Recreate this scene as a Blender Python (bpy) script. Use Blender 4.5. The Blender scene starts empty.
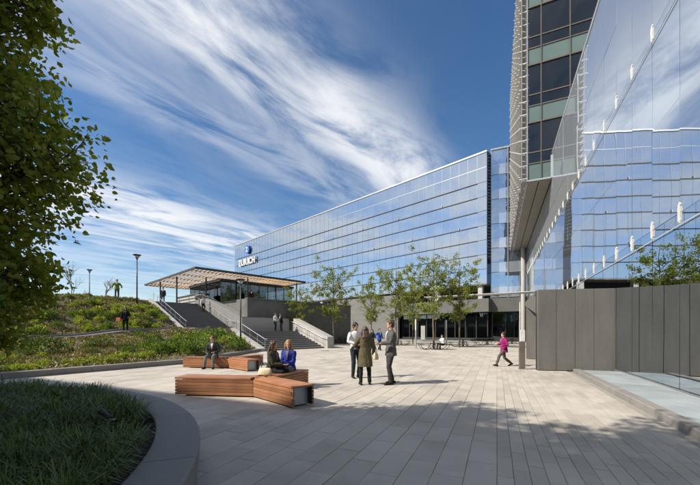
import bpy, math, random
import numpy as np
from mathutils import Vector, Matrix, Euler

# ------------------------------------------------------------------ camera, sky, sun, exposure
SC = bpy.context.scene
R = math.radians
FPX, CX, HZ, CAMH = 331.0, 350.0, 331.0, 1.54          # focal length, centre and horizon in photo pixels, eye height
cam_d = bpy.data.cameras.new("camera"); cam = bpy.data.objects.new("camera", cam_d)
SC.collection.objects.link(cam); SC.camera = cam
cam.location = (0, 0, CAMH); cam.rotation_euler = (R(90), 0, 0)
cam_d.sensor_fit = 'HORIZONTAL'; cam_d.sensor_width = 36.0; cam_d.lens = FPX / 700 * 36
cam_d.shift_y = (HZ - 242.5) / 700; cam_d.clip_start = 0.05; cam_d.clip_end = 3000

SUN_TO = Vector((-0.95, -0.31, 0)).normalized()
SUN_EL = 40.0
sun_az = math.atan2(SUN_TO.x, SUN_TO.y)                 # clockwise from +Y
W = bpy.data.worlds.new("World"); SC.world = W; W.use_nodes = True
wn, wl = W.node_tree.nodes, W.node_tree.links
wn.clear()
def WN(t, **k):
    n = wn.new(t)
    for a, b in k.items(): setattr(n, a, b)
    return n
def wmath(op, a, b=None, c=None):
    n = WN('ShaderNodeMath', operation=op)
    for i, v in enumerate((a, b, c)):
        if v is None: continue
        if isinstance(v, (int, float)): n.inputs[i].default_value = v
        else: wl.new(v, n.inputs[i])
    return n.outputs[0]
sky = WN('ShaderNodeTexSky'); sky.sky_type = 'NISHITA'; sky.sun_disc = False
sky.sun_elevation = R(SUN_EL); sky.sun_rotation = sun_az
sky.air_density = 1.0; sky.dust_density = 0.35; sky.ozone_density = 2.6; sky.altitude = 200
hsv = WN('ShaderNodeHueSaturation'); hsv.inputs['Saturation'].default_value = 1.20; hsv.inputs['Value'].default_value = 1.0
wl.new(sky.outputs[0], hsv.inputs['Color'])
tc = WN('ShaderNodeTexCoord'); sep = WN('ShaderNodeSeparateXYZ'); wl.new(tc.outputs['Generated'], sep.inputs[0])
zc = wmath('MAXIMUM', sep.outputs[2], 0.06)
PX = wmath('DIVIDE', sep.outputs[0], zc); PY = wmath('DIVIDE', sep.outputs[1], zc)
Q = wmath('SUBTRACT', wmath('MULTIPLY', PX, 0.798), wmath('MULTIPLY', PY, 0.602))      # across the cirrus streaks
L = wmath('ADD', wmath('MULTIPLY', PX, 0.602), wmath('MULTIPLY', PY, 0.798))           # along them
def wnoise(sx, sy, scale, detail, rough, w=0.0, dist=0.0):
    cb = WN('ShaderNodeCombineXYZ'); wl.new(wmath('MULTIPLY', Q, sx), cb.inputs[0]); wl.new(wmath('MULTIPLY', L, sy), cb.inputs[1])
    cb.inputs[2].default_value = w
    n = WN('ShaderNodeTexNoise'); n.inputs['Scale'].default_value = scale; n.inputs['Detail'].default_value = detail
    n.inputs['Roughness'].default_value = rough; n.inputs['Distortion'].default_value = dist
    wl.new(cb.outputs[0], n.inputs['Vector']); return n.outputs['Fac']
warp = wmath('MULTIPLY', wmath('SUBTRACT', wnoise(0.8, 0.5, 1.1, 4, 0.55, 3.1), 0.5), 0.42)
Qw = wmath('ADD', Q, warp)
mr = WN('ShaderNodeMapRange'); mr.inputs['From Min'].default_value = -5; mr.inputs['From Max'].default_value = 2
wl.new(Qw, mr.inputs['Value'])
ramp = WN('ShaderNodeValToRGB'); wl.new(mr.outputs[0], ramp.inputs[0])
cr = ramp.color_ramp; cr.interpolation = 'B_SPLINE'
stops = [(0.0, .35), (.13, .55), (.235, 1.0), (.30, 1.0), (.36, .12), (.46, .0), (.497, .62), (.535, .16), (.556, .95), (.59, 1.0), (.618, .10), (.65, .0), (.80, .0), (.92, .2), (1.0, .3)]
cr.elements[0].position = 0; cr.elements[0].color = (stops[0][1],)*3 + (1,)
cr.elements[1].position = 1; cr.elements[1].color = (stops[-1][1],)*3 + (1,)
for p, v in stops[1:-1]:
    e = cr.elements.new(p); e.color = (v, v, v, 1)
fine = wnoise(1.9, 0.66, 1.9, 10, 0.61, 0.0, 0.6)
patch = wnoise(0.75, 0.6, 1.1, 5, 0.6, 7.3)
def wrange(v, a, b, c=0.0, d=1.0):
    n = WN('ShaderNodeMapRange'); n.interpolation_type = 'SMOOTHSTEP'
    for i, q in enumerate((a, b, c, d)): n.inputs[i+1].default_value = q
    wl.new(v, n.inputs[0]); return n.outputs[0]
streak = wrange(wmath('ADD', wmath('MULTIPLY', fine, .72), wmath('MULTIPLY', patch, .34)), .365, .63)
band = WN('ShaderNodeSeparateColor'); wl.new(ramp.outputs[0], band.inputs[0])
ahead = wrange(L, -.5, .35)                                           # the long bands lie ahead, broken cirrus covers the rest
broken = wrange(wmath('ADD', wmath('MULTIPLY', wnoise(.55, .5, 1.0, 8, .6, 2.2, .4), .75), wmath('MULTIPLY', fine, .3)), .42, .66, .10, .95)
mask = wmath('ADD', wmath('MULTIPLY', wmath('MULTIPLY', band.outputs[0], streak), ahead), wmath('MULTIPLY', broken, wmath('SUBTRACT', 1.0, ahead)))
mask = wmath('MINIMUM', wmath('MULTIPLY', mask, 1.0), 0.93)
bg1 = WN('ShaderNodeBackground'); bg1.inputs['Strength'].default_value = 0.107; wl.new(hsv.outputs[0], bg1.inputs['Color'])
bg2 = WN('ShaderNodeBackground'); bg2.inputs['Color'].default_value = (0.95, 0.97, 1.0, 1); bg2.inputs['Strength'].default_value = 0.80
mixw = WN('ShaderNodeMixShader'); wl.new(mask, mixw.inputs[0]); wl.new(bg1.outputs[0], mixw.inputs[1]); wl.new(bg2.outputs[0], mixw.inputs[2])
wo = WN('ShaderNodeOutputWorld'); wl.new(mixw.outputs[0], wo.inputs['Surface'])

sd = bpy.data.lights.new("sun", 'SUN'); sd.energy = 5.0; sd.angle = R(0.53); sd.color = (1.0, 0.915, 0.79)
sun = bpy.data.objects.new("sun", sd); SC.collection.objects.link(sun)
d_to = Vector((SUN_TO.x*math.cos(R(SUN_EL)), SUN_TO.y*math.cos(R(SUN_EL)), math.sin(R(SUN_EL))))
sun.rotation_euler = d_to.to_track_quat('Z', 'Y').to_euler(); sun.location = (-30, -10, 40)
vs = SC.view_settings; vs.view_transform = 'Standard'; vs.look = 'None'; vs.exposure = 0.34; vs.gamma = 1.0; vs.use_curve_mapping = False
SC.cycles.use_denoising = True; SC.cycles.max_bounces = 10; SC.cycles.transparent_max_bounces = 16
SC.cycles.sample_clamp_indirect = 6.0; SC.cycles.caustics_reflective = False; SC.cycles.caustics_refractive = False

# ------------------------------------------------------------------ helpers
RND = random.Random(7)
NPR = np.random.default_rng(11)
COL = SC.collection
def at(x, y, d): return Vector(((x-CX)/FPX*d, d, CAMH + (HZ-y)/FPX*d))          # pixel + depth -> point
def gnd(x, y, z=0.0): return at(x, y, (CAMH-z)*FPX/(y-HZ))                       # pixel on a level at height z -> point
def frame(x, y, z, deg): return Matrix.Translation((x, y, z)) @ Matrix.Rotation(R(deg), 4, 'Z')

class MB:
    def __init__(self): self.v = []; self.f = []
    def add(self, vs_, fs_):
        b = len(self.v); self.v += [tuple(q) for q in vs_]; self.f += [tuple(i+b for i in g) for g in fs_]; return self
    def box(self, x0, x1, y0, y1, z0, z1, M=None):
        p = [Vector((x, y, z)) for z in (z0, z1) for y in (y0, y1) for x in (x0, x1)]
        if M is not None: p = [M @ q for q in p]
        return self.add(p, [(0,2,3,1), (4,5,7,6), (0,1,5,4), (2,6,7,3), (0,4,6,2), (1,3,7,5)])
    def bevbox(self, x0, x1, y0, y1, z0, z1, b, M=None):       # chamfered top edges
        lo = [(x0,y0),(x1,y0),(x1,y1),(x0,y1)]; hi = [(x0+b,y0+b),(x1-b,y0+b),(x1-b,y1-b),(x0+b,y1-b)]
        p = [Vector((x,y,z0)) for x,y in lo] + [Vector((x,y,z1-b)) for x,y in lo] + [Vector((x,y,z1)) for x,y in hi]
        if M is not None: p = [M @ q for q in p]
        f = [(3,2,1,0), (8,9,10,11)]
        for k in (0, 4):
            for i in range(4): f.append((k+i, k+(i+1)%4, k+4+(i+1)%4, k+4+i))
        return self.add(p, f)
    def prism(self, poly, z0, z1, M=None):
        n = len(poly); p = [Vector((x,y,z0)) for x,y in poly] + [Vector((x,y,z1)) for x,y in poly]
        if M is not None: p = [M @ q for q in p]
        a = sum(poly[i][0]*poly[(i+1)%n][1]-poly[(i+1)%n][0]*poly[i][1] for i in range(n))
        f = [tuple(range(n-1,-1,-1)), tuple(range(n,2*n))] + [(i,(i+1)%n,n+(i+1)%n,n+i) for i in range(n)]
        if a < 0: f = [tuple(reversed(g)) for g in f]
        return self.add(p, f)
    def hexa(self, bottom, top):                                # 4 bottom points, 4 top points
        return self.add(list(bottom)+list(top), [(3,2,1,0),(4,5,6,7)]+[(i,(i+1)%4,4+(i+1)%4,4+i) for i in range(4)])
    def tube(self, pts, rad, n=8, closed=False, roundcap=False, flat=1.0, side=None):
        pts = [Vector(q) for q in pts]; m = len(pts)
        rad = list(rad) if isinstance(rad, (list, tuple)) else [rad]*m
        tan = []
        for i in range(m):
            a = pts[i-1] if (i > 0 or closed) else pts[i]
            b = pts[(i+1) % m] if (i < m-1 or closed) else pts[i]
            t = (b-a); tan.append(t.normalized() if t.length > 1e-9 else Vector((0,0,1)))
        u = side if side is not None else (Vector((0,0,1)) if abs(tan[0].z) < .9 else Vector((1,0,0)))
        rings = []
        def ring(c, t, r):
            nonlocal u
            u = (u - t*u.dot(t)); u = u.normalized() if u.length > 1e-6 else t.orthogonal().normalized()
            w = t.cross(u)
            rings.append([c + u*(r*math.cos(2*math.pi*k/n)) + w*(r*flat*math.sin(2*math.pi*k/n)) for k in range(n)])
        if roundcap and not closed:
            for q in (.85, .5): ring(pts[0]-tan[0]*rad[0]*q, tan[0], rad[0]*math.sqrt(1-q*q))
        for i in range(m): ring(pts[i], tan[i], rad[i])
        if roundcap and not closed:
            for q in (.5, .85): ring(pts[-1]+tan[-1]*rad[-1]*q, tan[-1], rad[-1]*math.sqrt(1-q*q))
        b = len(self.v); k = len(rings)
        for r_ in rings: self.v += [tuple(q) for q in r_]
        for i in range(k if closed else k-1):
            j = (i+1) % k
            for q in range(n): self.f.append((b+i*n+q, b+i*n+(q+1)%n, b+j*n+(q+1)%n, b+j*n+q))
        if not closed:
            self.f.append(tuple(b+q for q in reversed(range(n)))); self.f.append(tuple(b+(k-1)*n+q for q in range(n)))
        return self
    def loft(self, rings, n=14):                                # (centre, x axis vector, y axis vector)
        b = len(self.v)
        for c, ax, ay in rings:
            for k in range(n):
                t = 2*math.pi*k/n; self.v.append(tuple(Vector(c) + Vector(ax)*math.cos(t) + Vector(ay)*math.sin(t)))
        for i in range(len(rings)-1):
            for q in range(n): self.f.append((b+i*n+q, b+i*n+(q+1)%n, b+(i+1)*n+(q+1)%n, b+(i+1)*n+q))
        self.f.append(tuple(b+q for q in reversed(range(n)))); self.f.append(tuple(b+(len(rings)-1)*n+q for q in range(n)))
        return self
    def ell(self, c, r, M=None, n=12, m=8):
        c = Vector(c); vs_ = []; fs_ = []
        for i in range(1, m):
            ph = math.pi*i/m
            for k in range(n):
                t = 2*math.pi*k/n; q = Vector((r[0]*math.sin(ph)*math.cos(t), r[1]*math.sin(ph)*math.sin(t), r[2]*math.cos(ph)))
                vs_.append(c + (M @ q if M is not None else q))
        top = Vector((0,0,r[2])); 
        vs_.append(c + (M @ top if M is not None else top)); vs_.append(c - (M @ top if M is not None else top))
        for i in range(m-2):
            for k in range(n): fs_.append((i*n+k, (i+1)*n+k, (i+1)*n+(k+1)%n, i*n+(k+1)%n))
        T = (m-1)*n
        for k in range(n): fs_.append((T, k, (k+1)%n)); fs_.append((T+1, (m-2)*n+(k+1)%n, (m-2)*n+k))
        return self.add(vs_, fs_)
    def lathe(self, prof, n=16, c=(0,0,0)):
        b = len(self.v)
        for r_, z in prof:
            for k in range(n):
                t = 2*math.pi*k/n; self.v.append((c[0]+r_*math.cos(t), c[1]+r_*math.sin(t), c[2]+z))
        for i in range(len(prof)-1):
            for q in range(n): self.f.append((b+i*n+q, b+i*n+(q+1)%n, b+(i+1)*n+(q+1)%n, b+(i+1)*n+q))
        self.f.append(tuple(b+q for q in reversed(range(n)))); self.f.append(tuple(b+(len(prof)-1)*n+q for q in range(n)))
        return self
    def mesh(self, name, material=None, smooth=False):
        me = bpy.data.meshes.new(name); me.from_pydata(self.v, [], self.f); 
        if material is not None: me.materials.append(material)
        if smooth: me.polygons.foreach_set('use_smooth', [True]*len(me.polygons))
        me.update(); return me

def place(name, me, parent=None, M=None):
    o = bpy.data.objects.new(name, me); COL.objects.link(o)
    if parent is not None: o.parent = parent
    if M is not None: o.matrix_local = M
    return o
def obj(name, mb, material, parent=None, M=None, smooth=False):
    return place(name, mb.mesh(name, material, smooth), parent, M)
def tag(o, label=None, cat=None, group=None, kind=None):
    if label: o['label'] = label
    if cat: o['category'] = cat
    if group: o['group'] = group
    if kind: o['kind'] = kind
    return o
def thing(name, label, cat, M=None, group=None, kind=None):
    o = bpy.data.objects.new(name, None); COL.objects.link(o); o.empty_display_size = .1
    if M is not None: o.matrix_world = M
    return tag(o, label, cat, group, kind)
def copy_thing(src, M, label=None):
    def cp(o, par):
        c = o.copy(); COL.objects.link(c)
        if par is not None: c.parent = par
        for ch in list(KIDS.get(o.name, [])): cp(bpy.data.objects[ch], c)
        return c
    KIDS = {}
    for o in src.children_recursive: KIDS.setdefault(o.parent.name, []).append(o.name)
    r = cp(src, None); r.matrix_world = M
    if label: r['label'] = label
    return r
PENDING = []
def solid(name, mb, material, parent, voxel, M=None, smooth_it=3):
    o = obj(name, mb, material, parent, M)
    m = o.modifiers.new('r', 'REMESH'); m.mode = 'VOXEL'; m.voxel_size = voxel; m.use_smooth_shade = True
    if smooth_it:
        k = o.modifiers.new('s', 'SMOOTH'); k.factor = .5; k.iterations = smooth_it
    PENDING.append(o); return o
from mathutils import noise as mnoise
def crease(me, amp, sx, sz):
    n = len(me.vertices); co = np.zeros(n*3); no = np.zeros(n*3); me.vertices.foreach_get('co', co); me.vertices.foreach_get('normal', no); co = co.reshape(-1, 3); no = no.reshape(-1, 3)
    q = RND.uniform(0, 50); d = np.array([mnoise.noise(Vector((a*sx+q, b*sx, c*sz+a*sx*.5)))+.5*mnoise.noise(Vector((a*sx*2.1, b*sx*2.1+q, c*sz*2.3))) for a, b, c in co])
    co += no*(d*amp)[:, None]; me.vertices.foreach_set('co', co.ravel()); me.update()
CREASE = {'jacket': (.011, 8, 11), 'shirt': (.009, 9, 12), 'coat': (.012, 8, 7), 'trousers': (.009, 9, 9), 'skirt': (.008, 9, 7), 'hair': (.010, 34, 9)}
def finish_pending():
    dg = bpy.context.evaluated_depsgraph_get(); dg.update(); new = []
    for o in PENDING: new.append(bpy.data.meshes.new_from_object(o.evaluated_get(dg)))
    for o, m in zip(PENDING, new):
        m.name = o.name
        ck = CREASE.get(o.name.split('.')[0])
        if ck and len(m.vertices) < 60000: crease(m, *ck)
        if o.type == 'MESH': o.modifiers.clear(); o.data = m
        else:
            q = bpy.data.objects.new(o.name + '_x', m); COL.objects.link(q); q.parent = o.parent; q.matrix_local = o.matrix_local
            nm = o.name
            for k in o.keys():
                if k in ('label', 'category', 'group', 'kind'): q[k] = o[k]
            bpy.data.objects.remove(o); q.name = nm
def np_mesh(name, verts, faces, material, smooth=False):
    """faces: (N,3) or (N,4) int array"""
    me = bpy.data.meshes.new(name); k = faces.shape[1]; n = len(faces)
    me.vertices.add(len(verts)); me.vertices.foreach_set('co', verts.astype(np.float32).ravel())
    me.loops.add(n*k); me.loops.foreach_set('vertex_index', faces.astype(np.int32).ravel())
    me.polygons.add(n); me.polygons.foreach_set('loop_start', np.arange(0, n*k, k, dtype=np.int32))
    if smooth: me.polygons.foreach_set('use_smooth', np.ones(n, dtype=bool))
    me.materials.append(material); me.update(calc_edges=True); me.validate(); return me
def unit(a): return a/np.maximum(np.linalg.norm(a, axis=1, keepdims=True), 1e-9)
def leaves(P, D, S, w=.42, fold=.18, curl=.15):
    """folded leaf-shaped faces at P pointing along D, length S: returns verts, tris"""
    n = len(P); D = unit(D); rnd = unit(NPR.normal(size=(n,3)))
    side = unit(np.cross(D, rnd)); nor = np.cross(side, D); S = S[:, None]
    base = P; tip = P + D*S - nor*S*curl
    lf = P + D*S*.42 + side*S*w + nor*S*fold; rt = P + D*S*.42 - side*S*w + nor*S*fold
    V = np.stack([base, lf, tip, rt], 1).reshape(-1, 3); i = np.arange(n)*4
    F = np.concatenate([np.stack([i, i+2, i+1], 1), np.stack([i, i+3, i+2], 1)])
    return V, F
def leaves6(P, D, S, w=.40, fold=.12, curl=.15):
    n = len(P); D = unit(D); rnd = unit(NPR.normal(size=(n,3))); side = unit(np.cross(D, rnd)); nor = np.cross(side, D); S = S[:, None]; w = w*NPR.uniform(.8, 1.15, (n, 1))
    f = lambda a, b, c: P + D*S*a + side*S*b*w/.4 + nor*S*c
    V = np.stack([f(-.22, 0, 0), f(.22, .36, fold), f(.58, .33, fold*.8), f(1.0, 0, -curl), f(.58, -.33, fold*.8), f(.22, -.36, fold), f(.02, 0, 0)], 1).reshape(-1, 3); i = np.arange(n)*7
    F = np.concatenate([np.stack(q, 1) for q in ((i+6,i+2,i+1),(i+6,i+3,i+2),(i+6,i+4,i+3),(i+6,i+5,i+4))])
    V[0::7] = V[6::7] ; return V, F
def merge(parts):
    V = []; F = []; b = 0
    for v, f in parts: V.append(v); F.append(f+b); b += len(v)
    return np.concatenate(V), np.concatenate(F)

# ------------------------------------------------------------------ materials
def M_new(name):
    m = bpy.data.materials.new(name); m.use_nodes = True; nt = m.node_tree; nt.nodes.clear()
    out = nt.nodes.new('ShaderNodeOutputMaterial'); return m, nt, out
def lnk(nt, a, b): nt.links.new(a, b)
def n_noise(nt, scale, detail=4, rough=.55, vec=None):
    n = nt.nodes.new('ShaderNodeTexNoise'); n.inputs['Scale'].default_value = scale; n.inputs['Detail'].default_value = detail; n.inputs['Roughness'].default_value = rough
    if vec is not None: lnk(nt, vec, n.inputs['Vector'])
    return n.outputs['Fac']
def n_ramp(nt, fac, stops):
    r = nt.nodes.new('ShaderNodeValToRGB'); lnk(nt, fac, r.inputs[0]); e = r.color_ramp.elements
    while len(e) < len(stops): e.new(.5)
    for el, (p, c) in zip(e, stops): el.position = p; el.color = tuple(c)+(1,)
    return r.outputs[0]
def n_pos(nt, scale=(1,1,1), rot=0.0, obj_space=False):
    if obj_space: src = nt.nodes.new('ShaderNodeTexCoord').outputs['Object']
    else: src = nt.nodes.new('ShaderNodeNewGeometry').outputs['Position']
    m = nt.nodes.new('ShaderNodeMapping'); m.inputs['Scale'].default_value = scale; m.inputs['Rotation'].default_value = (0,0,rot)
    lnk(nt, src, m.inputs['Vector']); return m.outputs[0]
def n_mix(nt, fac, a, b, mode='MIX'):
    m = nt.nodes.new('ShaderNodeMix'); m.data_type = 'RGBA'; m.blend_type = mode
    for v, s in ((fac, m.inputs[0]), (a, m.inputs[6]), (b, m.inputs[7])):
        if isinstance(v, (int, float)): s.default_value = v
        elif isinstance(v, tuple): s.default_value = v+(1,) if len(v) == 3 else v
        else: lnk(nt, v, s)
    return m.outputs[2]
def n_bump(nt, h, strength=.3, dist=.01):
    b = nt.nodes.new('ShaderNodeBump'); b.inputs['Strength'].default_value = strength; b.inputs['Distance'].default_value = dist
    lnk(nt, h, b.inputs['Height']); return b.outputs[0]
def scl(c, k): return tuple(min(1, x*k) for x in c)
def mat(name, color, rough=.6, var=.15, scale=4.0, bump=0.0, bscale=60.0, metal=0.0, spec=.5, rnd=None, rvar=.2, stretch=(1,1,1), coat=0.0, fine=True):
    """principled with two scales of colour noise; rnd: 'island' or 'object' adds piece-to-piece variation"""
    m, nt, out = M_new(name); p = nt.nodes.new('ShaderNodeBsdfPrincipled'); lnk(nt, p.outputs[0], out.inputs[0])
    v = n_pos(nt, stretch); f1 = n_noise(nt, scale, 5, .6, v)
    col = n_ramp(nt, f1, [(.3, scl(color, 1-var)), (.7, scl(color, 1+var))])
    if fine:
        f2 = n_noise(nt, scale*17, 3, .6, v); col = n_mix(nt, .5, col, n_ramp(nt, f2, [(.3, (.5-var*.6,)*3), (.7, (.5+var*.6,)*3)]), 'OVERLAY')
    if rnd:
        s = nt.nodes.new('ShaderNodeNewGeometry').outputs['Random Per Island'] if rnd == 'island' else nt.nodes.new('ShaderNodeObjectInfo').outputs['Random']
        g = n_ramp(nt, s, [(0, (1-rvar,)*3), (1, (1,)*3)]); col = n_mix(nt, 1.0, col, g, 'MULTIPLY')
    lnk(nt, col, p.inputs['Base Color']); p.inputs['Roughness'].default_value = rough; p.inputs['Metallic'].default_value = metal
    p.inputs['Specular IOR Level'].default_value = spec
    if coat: p.inputs['Coat Weight'].default_value = coat
    rr = n_ramp(nt, f1, [(.3, (max(.02, rough-.08),)*3), (.7, (min(1, rough+.08),)*3)]); lnk(nt, rr, p.inputs['Roughness'])
    if bump: lnk(nt, n_bump(nt, n_noise(nt, bscale, 4, .6, v), bump, .01), p.inputs['Normal'])
    return m
def leaf_mat(name, cols, trans=.35, rough=.55, ns=.9, lo=.72, hi=1.0):
    m, nt, out = M_new(name); g = nt.nodes.new('ShaderNodeNewGeometry'); s = g.outputs['Random Per Island']
    col = n_ramp(nt, s, [(i/(len(cols)-1), c) for i, c in enumerate(cols)])
    big = n_noise(nt, ns, 3, .5, n_pos(nt)); col = n_mix(nt, 1.0, col, n_ramp(nt, big, [(.3, (lo,)*3), (.7, (hi, hi, hi*.95))]), 'MULTIPLY')
    p = nt.nodes.new('ShaderNodeBsdfPrincipled'); lnk(nt, col, p.inputs['Base Color']); p.inputs['Roughness'].default_value = rough
    p.inputs['Specular IOR Level'].default_value = .35
    t = nt.nodes.new('ShaderNodeBsdfTranslucent'); lnk(nt, n_mix(nt, 1.0, col, (1.25, 1.25, .6), 'MULTIPLY'), t.inputs['Color'])
    x = nt.nodes.new('ShaderNodeMixShader'); x.inputs[0].default_value = trans
    lnk(nt, p.outputs[0], x.inputs[1]); lnk(nt, t.outputs[0], x.inputs[2]); lnk(nt, x.outputs[0], out.inputs[0]); return m
def mirror_mat(name, tint, body, refl, wav=.0, wscale=.6, through=0.0, rough=.004, rnd=0.0, fres=0.0, frit=0.0):
    """coated architectural glass: a strong tinted reflection over a dark body or over what stands behind it"""
    m, nt, out = M_new(name); g = nt.nodes.new('ShaderNodeBsdfGlossy'); g.inputs['Roughness'].default_value = rough
    tcol = tint
    if rnd:
        s = nt.nodes.new('ShaderNodeObjectInfo').outputs['Random']; tcol = n_ramp(nt, s, [(0, scl(tint, 1-rnd)), (1, tint)]); lnk(nt, tcol, g.inputs['Color'])
    else: g.inputs['Color'].default_value = tint+(1,)
    if through: b = nt.nodes.new('ShaderNodeBsdfTransparent'); b.inputs['Color'].default_value = body+(1,)
    else: b = nt.nodes.new('ShaderNodeBsdfDiffuse'); b.inputs['Color'].default_value = body+(1,)
    x = nt.nodes.new('ShaderNodeMixShader'); x.inputs[0].default_value = refl
    if fres:
        lw = nt.nodes.new('ShaderNodeLayerWeight'); lw.inputs[0].default_value = fres
        mr_ = nt.nodes.new('ShaderNodeMapRange'); mr_.inputs['To Min'].default_value = refl; mr_.inputs['To Max'].default_value = .95
        lnk(nt, lw.outputs['Fresnel'], mr_.inputs['Value']); lnk(nt, mr_.outputs[0], x.inputs[0])
    lnk(nt, b.outputs[0], x.inputs[1]); lnk(nt, g.outputs[0], x.inputs[2]); lnk(nt, x.outputs[0], out.inputs[0])
    if frit:                                                     # fine white ceramic dots and dust
        df = nt.nodes.new('ShaderNodeBsdfDiffuse'); df.inputs['Color'].default_value = (.78, .82, .86, 1); y = nt.nodes.new('ShaderNodeMixShader'); y.inputs[0].default_value = frit
        lnk(nt, x.outputs[0], y.inputs[1]); lnk(nt, df.outputs[0], y.inputs[2]); lnk(nt, y.outputs[0], out.inputs[0])
    if wav: lnk(nt, n_bump(nt, n_noise(nt, wscale, 2, .5, n_pos(nt)), 1.0, wav), g.inputs['Normal'])
    return m
def wood_mat(name, c1, c2, rough=.5, rot=0.0):
    m, nt, out = M_new(name); p = nt.nodes.new('ShaderNodeBsdfPrincipled'); lnk(nt, p.outputs[0], out.inputs[0])
    v = n_pos(nt, (1.2, 30, 30), 0, True); f = n_noise(nt, 2.2, 6, .65, v)
    col = n_ramp(nt, f, [(.28, c1), (.72, c2)])
    s = nt.nodes.new('ShaderNodeObjectInfo').outputs['Random']; col = n_mix(nt, 1.0, col, n_ramp(nt, s, [(0, (.55, .56, .58)), (.5, (.85, .84, .84)), (1, (1.05, 1.0, .96))]), 'MULTIPLY')
    blot = n_noise(nt, 2.5, 3, .5, n_pos(nt)); col = n_mix(nt, 1.0, col, n_ramp(nt, blot, [(.35, (.82,)*3), (.65, (1,)*3)]), 'MULTIPLY')
    lnk(nt, col, p.inputs['Base Color']); p.inputs['Roughness'].default_value = rough; p.inputs['Specular IOR Level'].default_value = .3
    lnk(nt, n_bump(nt, f, .25, .004), p.inputs['Normal']); return m

def paver_mat(name, color, rnd, rvar):
    m, nt, out = M_new(name); p = nt.nodes.new('ShaderNodeBsdfPrincipled'); lnk(nt, p.outputs[0], out.inputs[0])
    v = n_pos(nt); f1 = n_noise(nt, 1.3, 6, .65, v); col = n_ramp(nt, f1, [(.3, scl(color, .90)), (.7, scl(color, 1.07))])
    f2 = n_noise(nt, 70, 3, .6, v); col = n_mix(nt, .5, col, n_ramp(nt, f2, [(.3, (.42,)*3), (.7, (.58,)*3)]), 'OVERLAY')
    s = nt.nodes.new('ShaderNodeNewGeometry').outputs['Random Per Island'] if rnd == 'island' else nt.nodes.new('ShaderNodeObjectInfo').outputs['Random']
    col = n_mix(nt, 1.0, col, n_ramp(nt, s, [(0, (1-rvar, 1-rvar*1.02, 1-rvar*1.05)), (.6, (.97, .965, .96)), (1, (1, 1, 1))]), 'MULTIPLY')
    st_ = n_noise(nt, .33, 5, .6, v); col = n_mix(nt, 1.0, col, n_ramp(nt, st_, [(.36, (.80, .80, .80)), (.52, (1, 1, 1))]), 'MULTIPLY')
    vo = nt.nodes.new('ShaderNodeTexVoronoi'); vo.inputs['Scale'].default_value = 1.7; lnk(nt, v, vo.inputs['Vector'])
    col = n_mix(nt, 1.0, col, n_ramp(nt, vo.outputs['Distance'], [(.022, (.72, .71, .70)), (.04, (1, 1, 1))]), 'MULTIPLY')
    lnk(nt, col, p.inputs['Base Color']); lnk(nt, n_ramp(nt, f1, [(.3, (.72,)*3), (.7, (.9,)*3)]), p.inputs['Roughness']); p.inputs['Specular IOR Level'].default_value = .4
    lnk(nt, n_bump(nt, n_noise(nt, 130, 4, .6, v), .3, .01), p.inputs['Normal']); return m
MAT = {}
MAT['paver_o'] = paver_mat('paver_grey', (.53, .492, .435), 'object', .17)
MAT['paver_i'] = paver_mat('paver_grey_far', (.53, .492, .435), 'island', .17)
MAT['grout'] = mat('grout', (.30, .285, .255), .95, .15, 3)
MAT['concrete'] = mat('concrete', (.42, .41, .39), .8, .10, .8, .15, 40)
MAT['concrete_dk'] = mat('concrete_grey', (.205, .203, .198), .8, .12, .9, .15, 40)
MAT['cast'] = mat('coping_concrete', (.235, .23, .225), .72, .10, 1.6, .2, 90, rnd='object', rvar=.12)
MAT['granite'] = mat('granite', (.27, .255, .24), .7, .12, 2.5, .2, 120, rnd='object', rvar=.15)
MAT['band'] = mat('shaded_band_concrete', (.115, .115, .11), .75, .14, .6, .15, 30)  # grey concrete, colour lowered for the shade and tree shadow on it
MAT['slope'] = mat('board_marked_concrete', (.16, .158, .15), .8, .14, .5, .2, 30, stretch=(1,1,4))
MAT['basalt'] = mat('basalt_wall', (.135, .135, .13), .7, .25, 1.1, .3, 30)
MAT['step'] = mat('dark_stone_step', (.15, .15, .152), .65, .18, 1.0, .2, 60)
MAT['soil'] = mat('soil', (.055, .042, .032), .95, .35, 3, .8, 40)
MAT['mulch'] = mat('mulch', (.115, .085, .058), .95, .35, 2.2, .8, 30)
MAT['turf'] = mat('hill_soil', (.105, .092, .05), .95, .4, .5, .8, 25)
MAT['steel'] = mat('stainless_steel', (.55, .55, .55), .35, .06, 3, metal=.9)
MAT['steel_w'] = mat('white_fitting', (.74, .74, .72), .45, .05, 3)
MAT['steel_dk'] = mat('dark_bronze_metal', (.045, .043, .04), .5, .1, 2, metal=.2)
MAT['bronze'] = mat('bronze_mullion', (.16, .135, .11), .5, .1, 2, metal=.4)
MAT['mullion_dk'] = mat('grey_blue_mullion', (.22, .25, .29), .45, .06, 2, metal=.4)
MAT['alu'] = mat('aluminium_mullion', (.40, .42, .44), .45, .06, 2, metal=.5)
MAT['panel'] = mat('taupe_metal_panel', (.172, .166, .156), .5, .13, 1.6, .05, 3, metal=.15, rnd='object', rvar=.10, stretch=(1, 1, .22))
MAT['soffit'] = mat('soffit_panel', (.33, .30, .26), .6, .08, .7, rnd='object', rvar=.08)
MAT['dark'] = mat('dark_interior', (.03, .03, .032), .8, .2, 1)
MAT['inter'] = mat('lobby_interior', (.42, .44, .46), .8, .15, .4)
MAT['blind'] = mat('window_blind', (.18, .17, .155), .8, .1, 1)
MAT['white'] = mat('white_metal', (.78, .78, .76), .45, .04, 2)
MAT['spandrel_g'] = mat('green_spandrel_glass', (.115, .165, .15), .18, .06, .7, spec=.7)
MAT['louver'] = mat('louver_metal', (.36, .345, .325), .42, .08, 2, metal=.45)
MAT['backpan'] = mat('screen_back_wall', (.12, .115, .11), .6, .15, 1)
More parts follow.
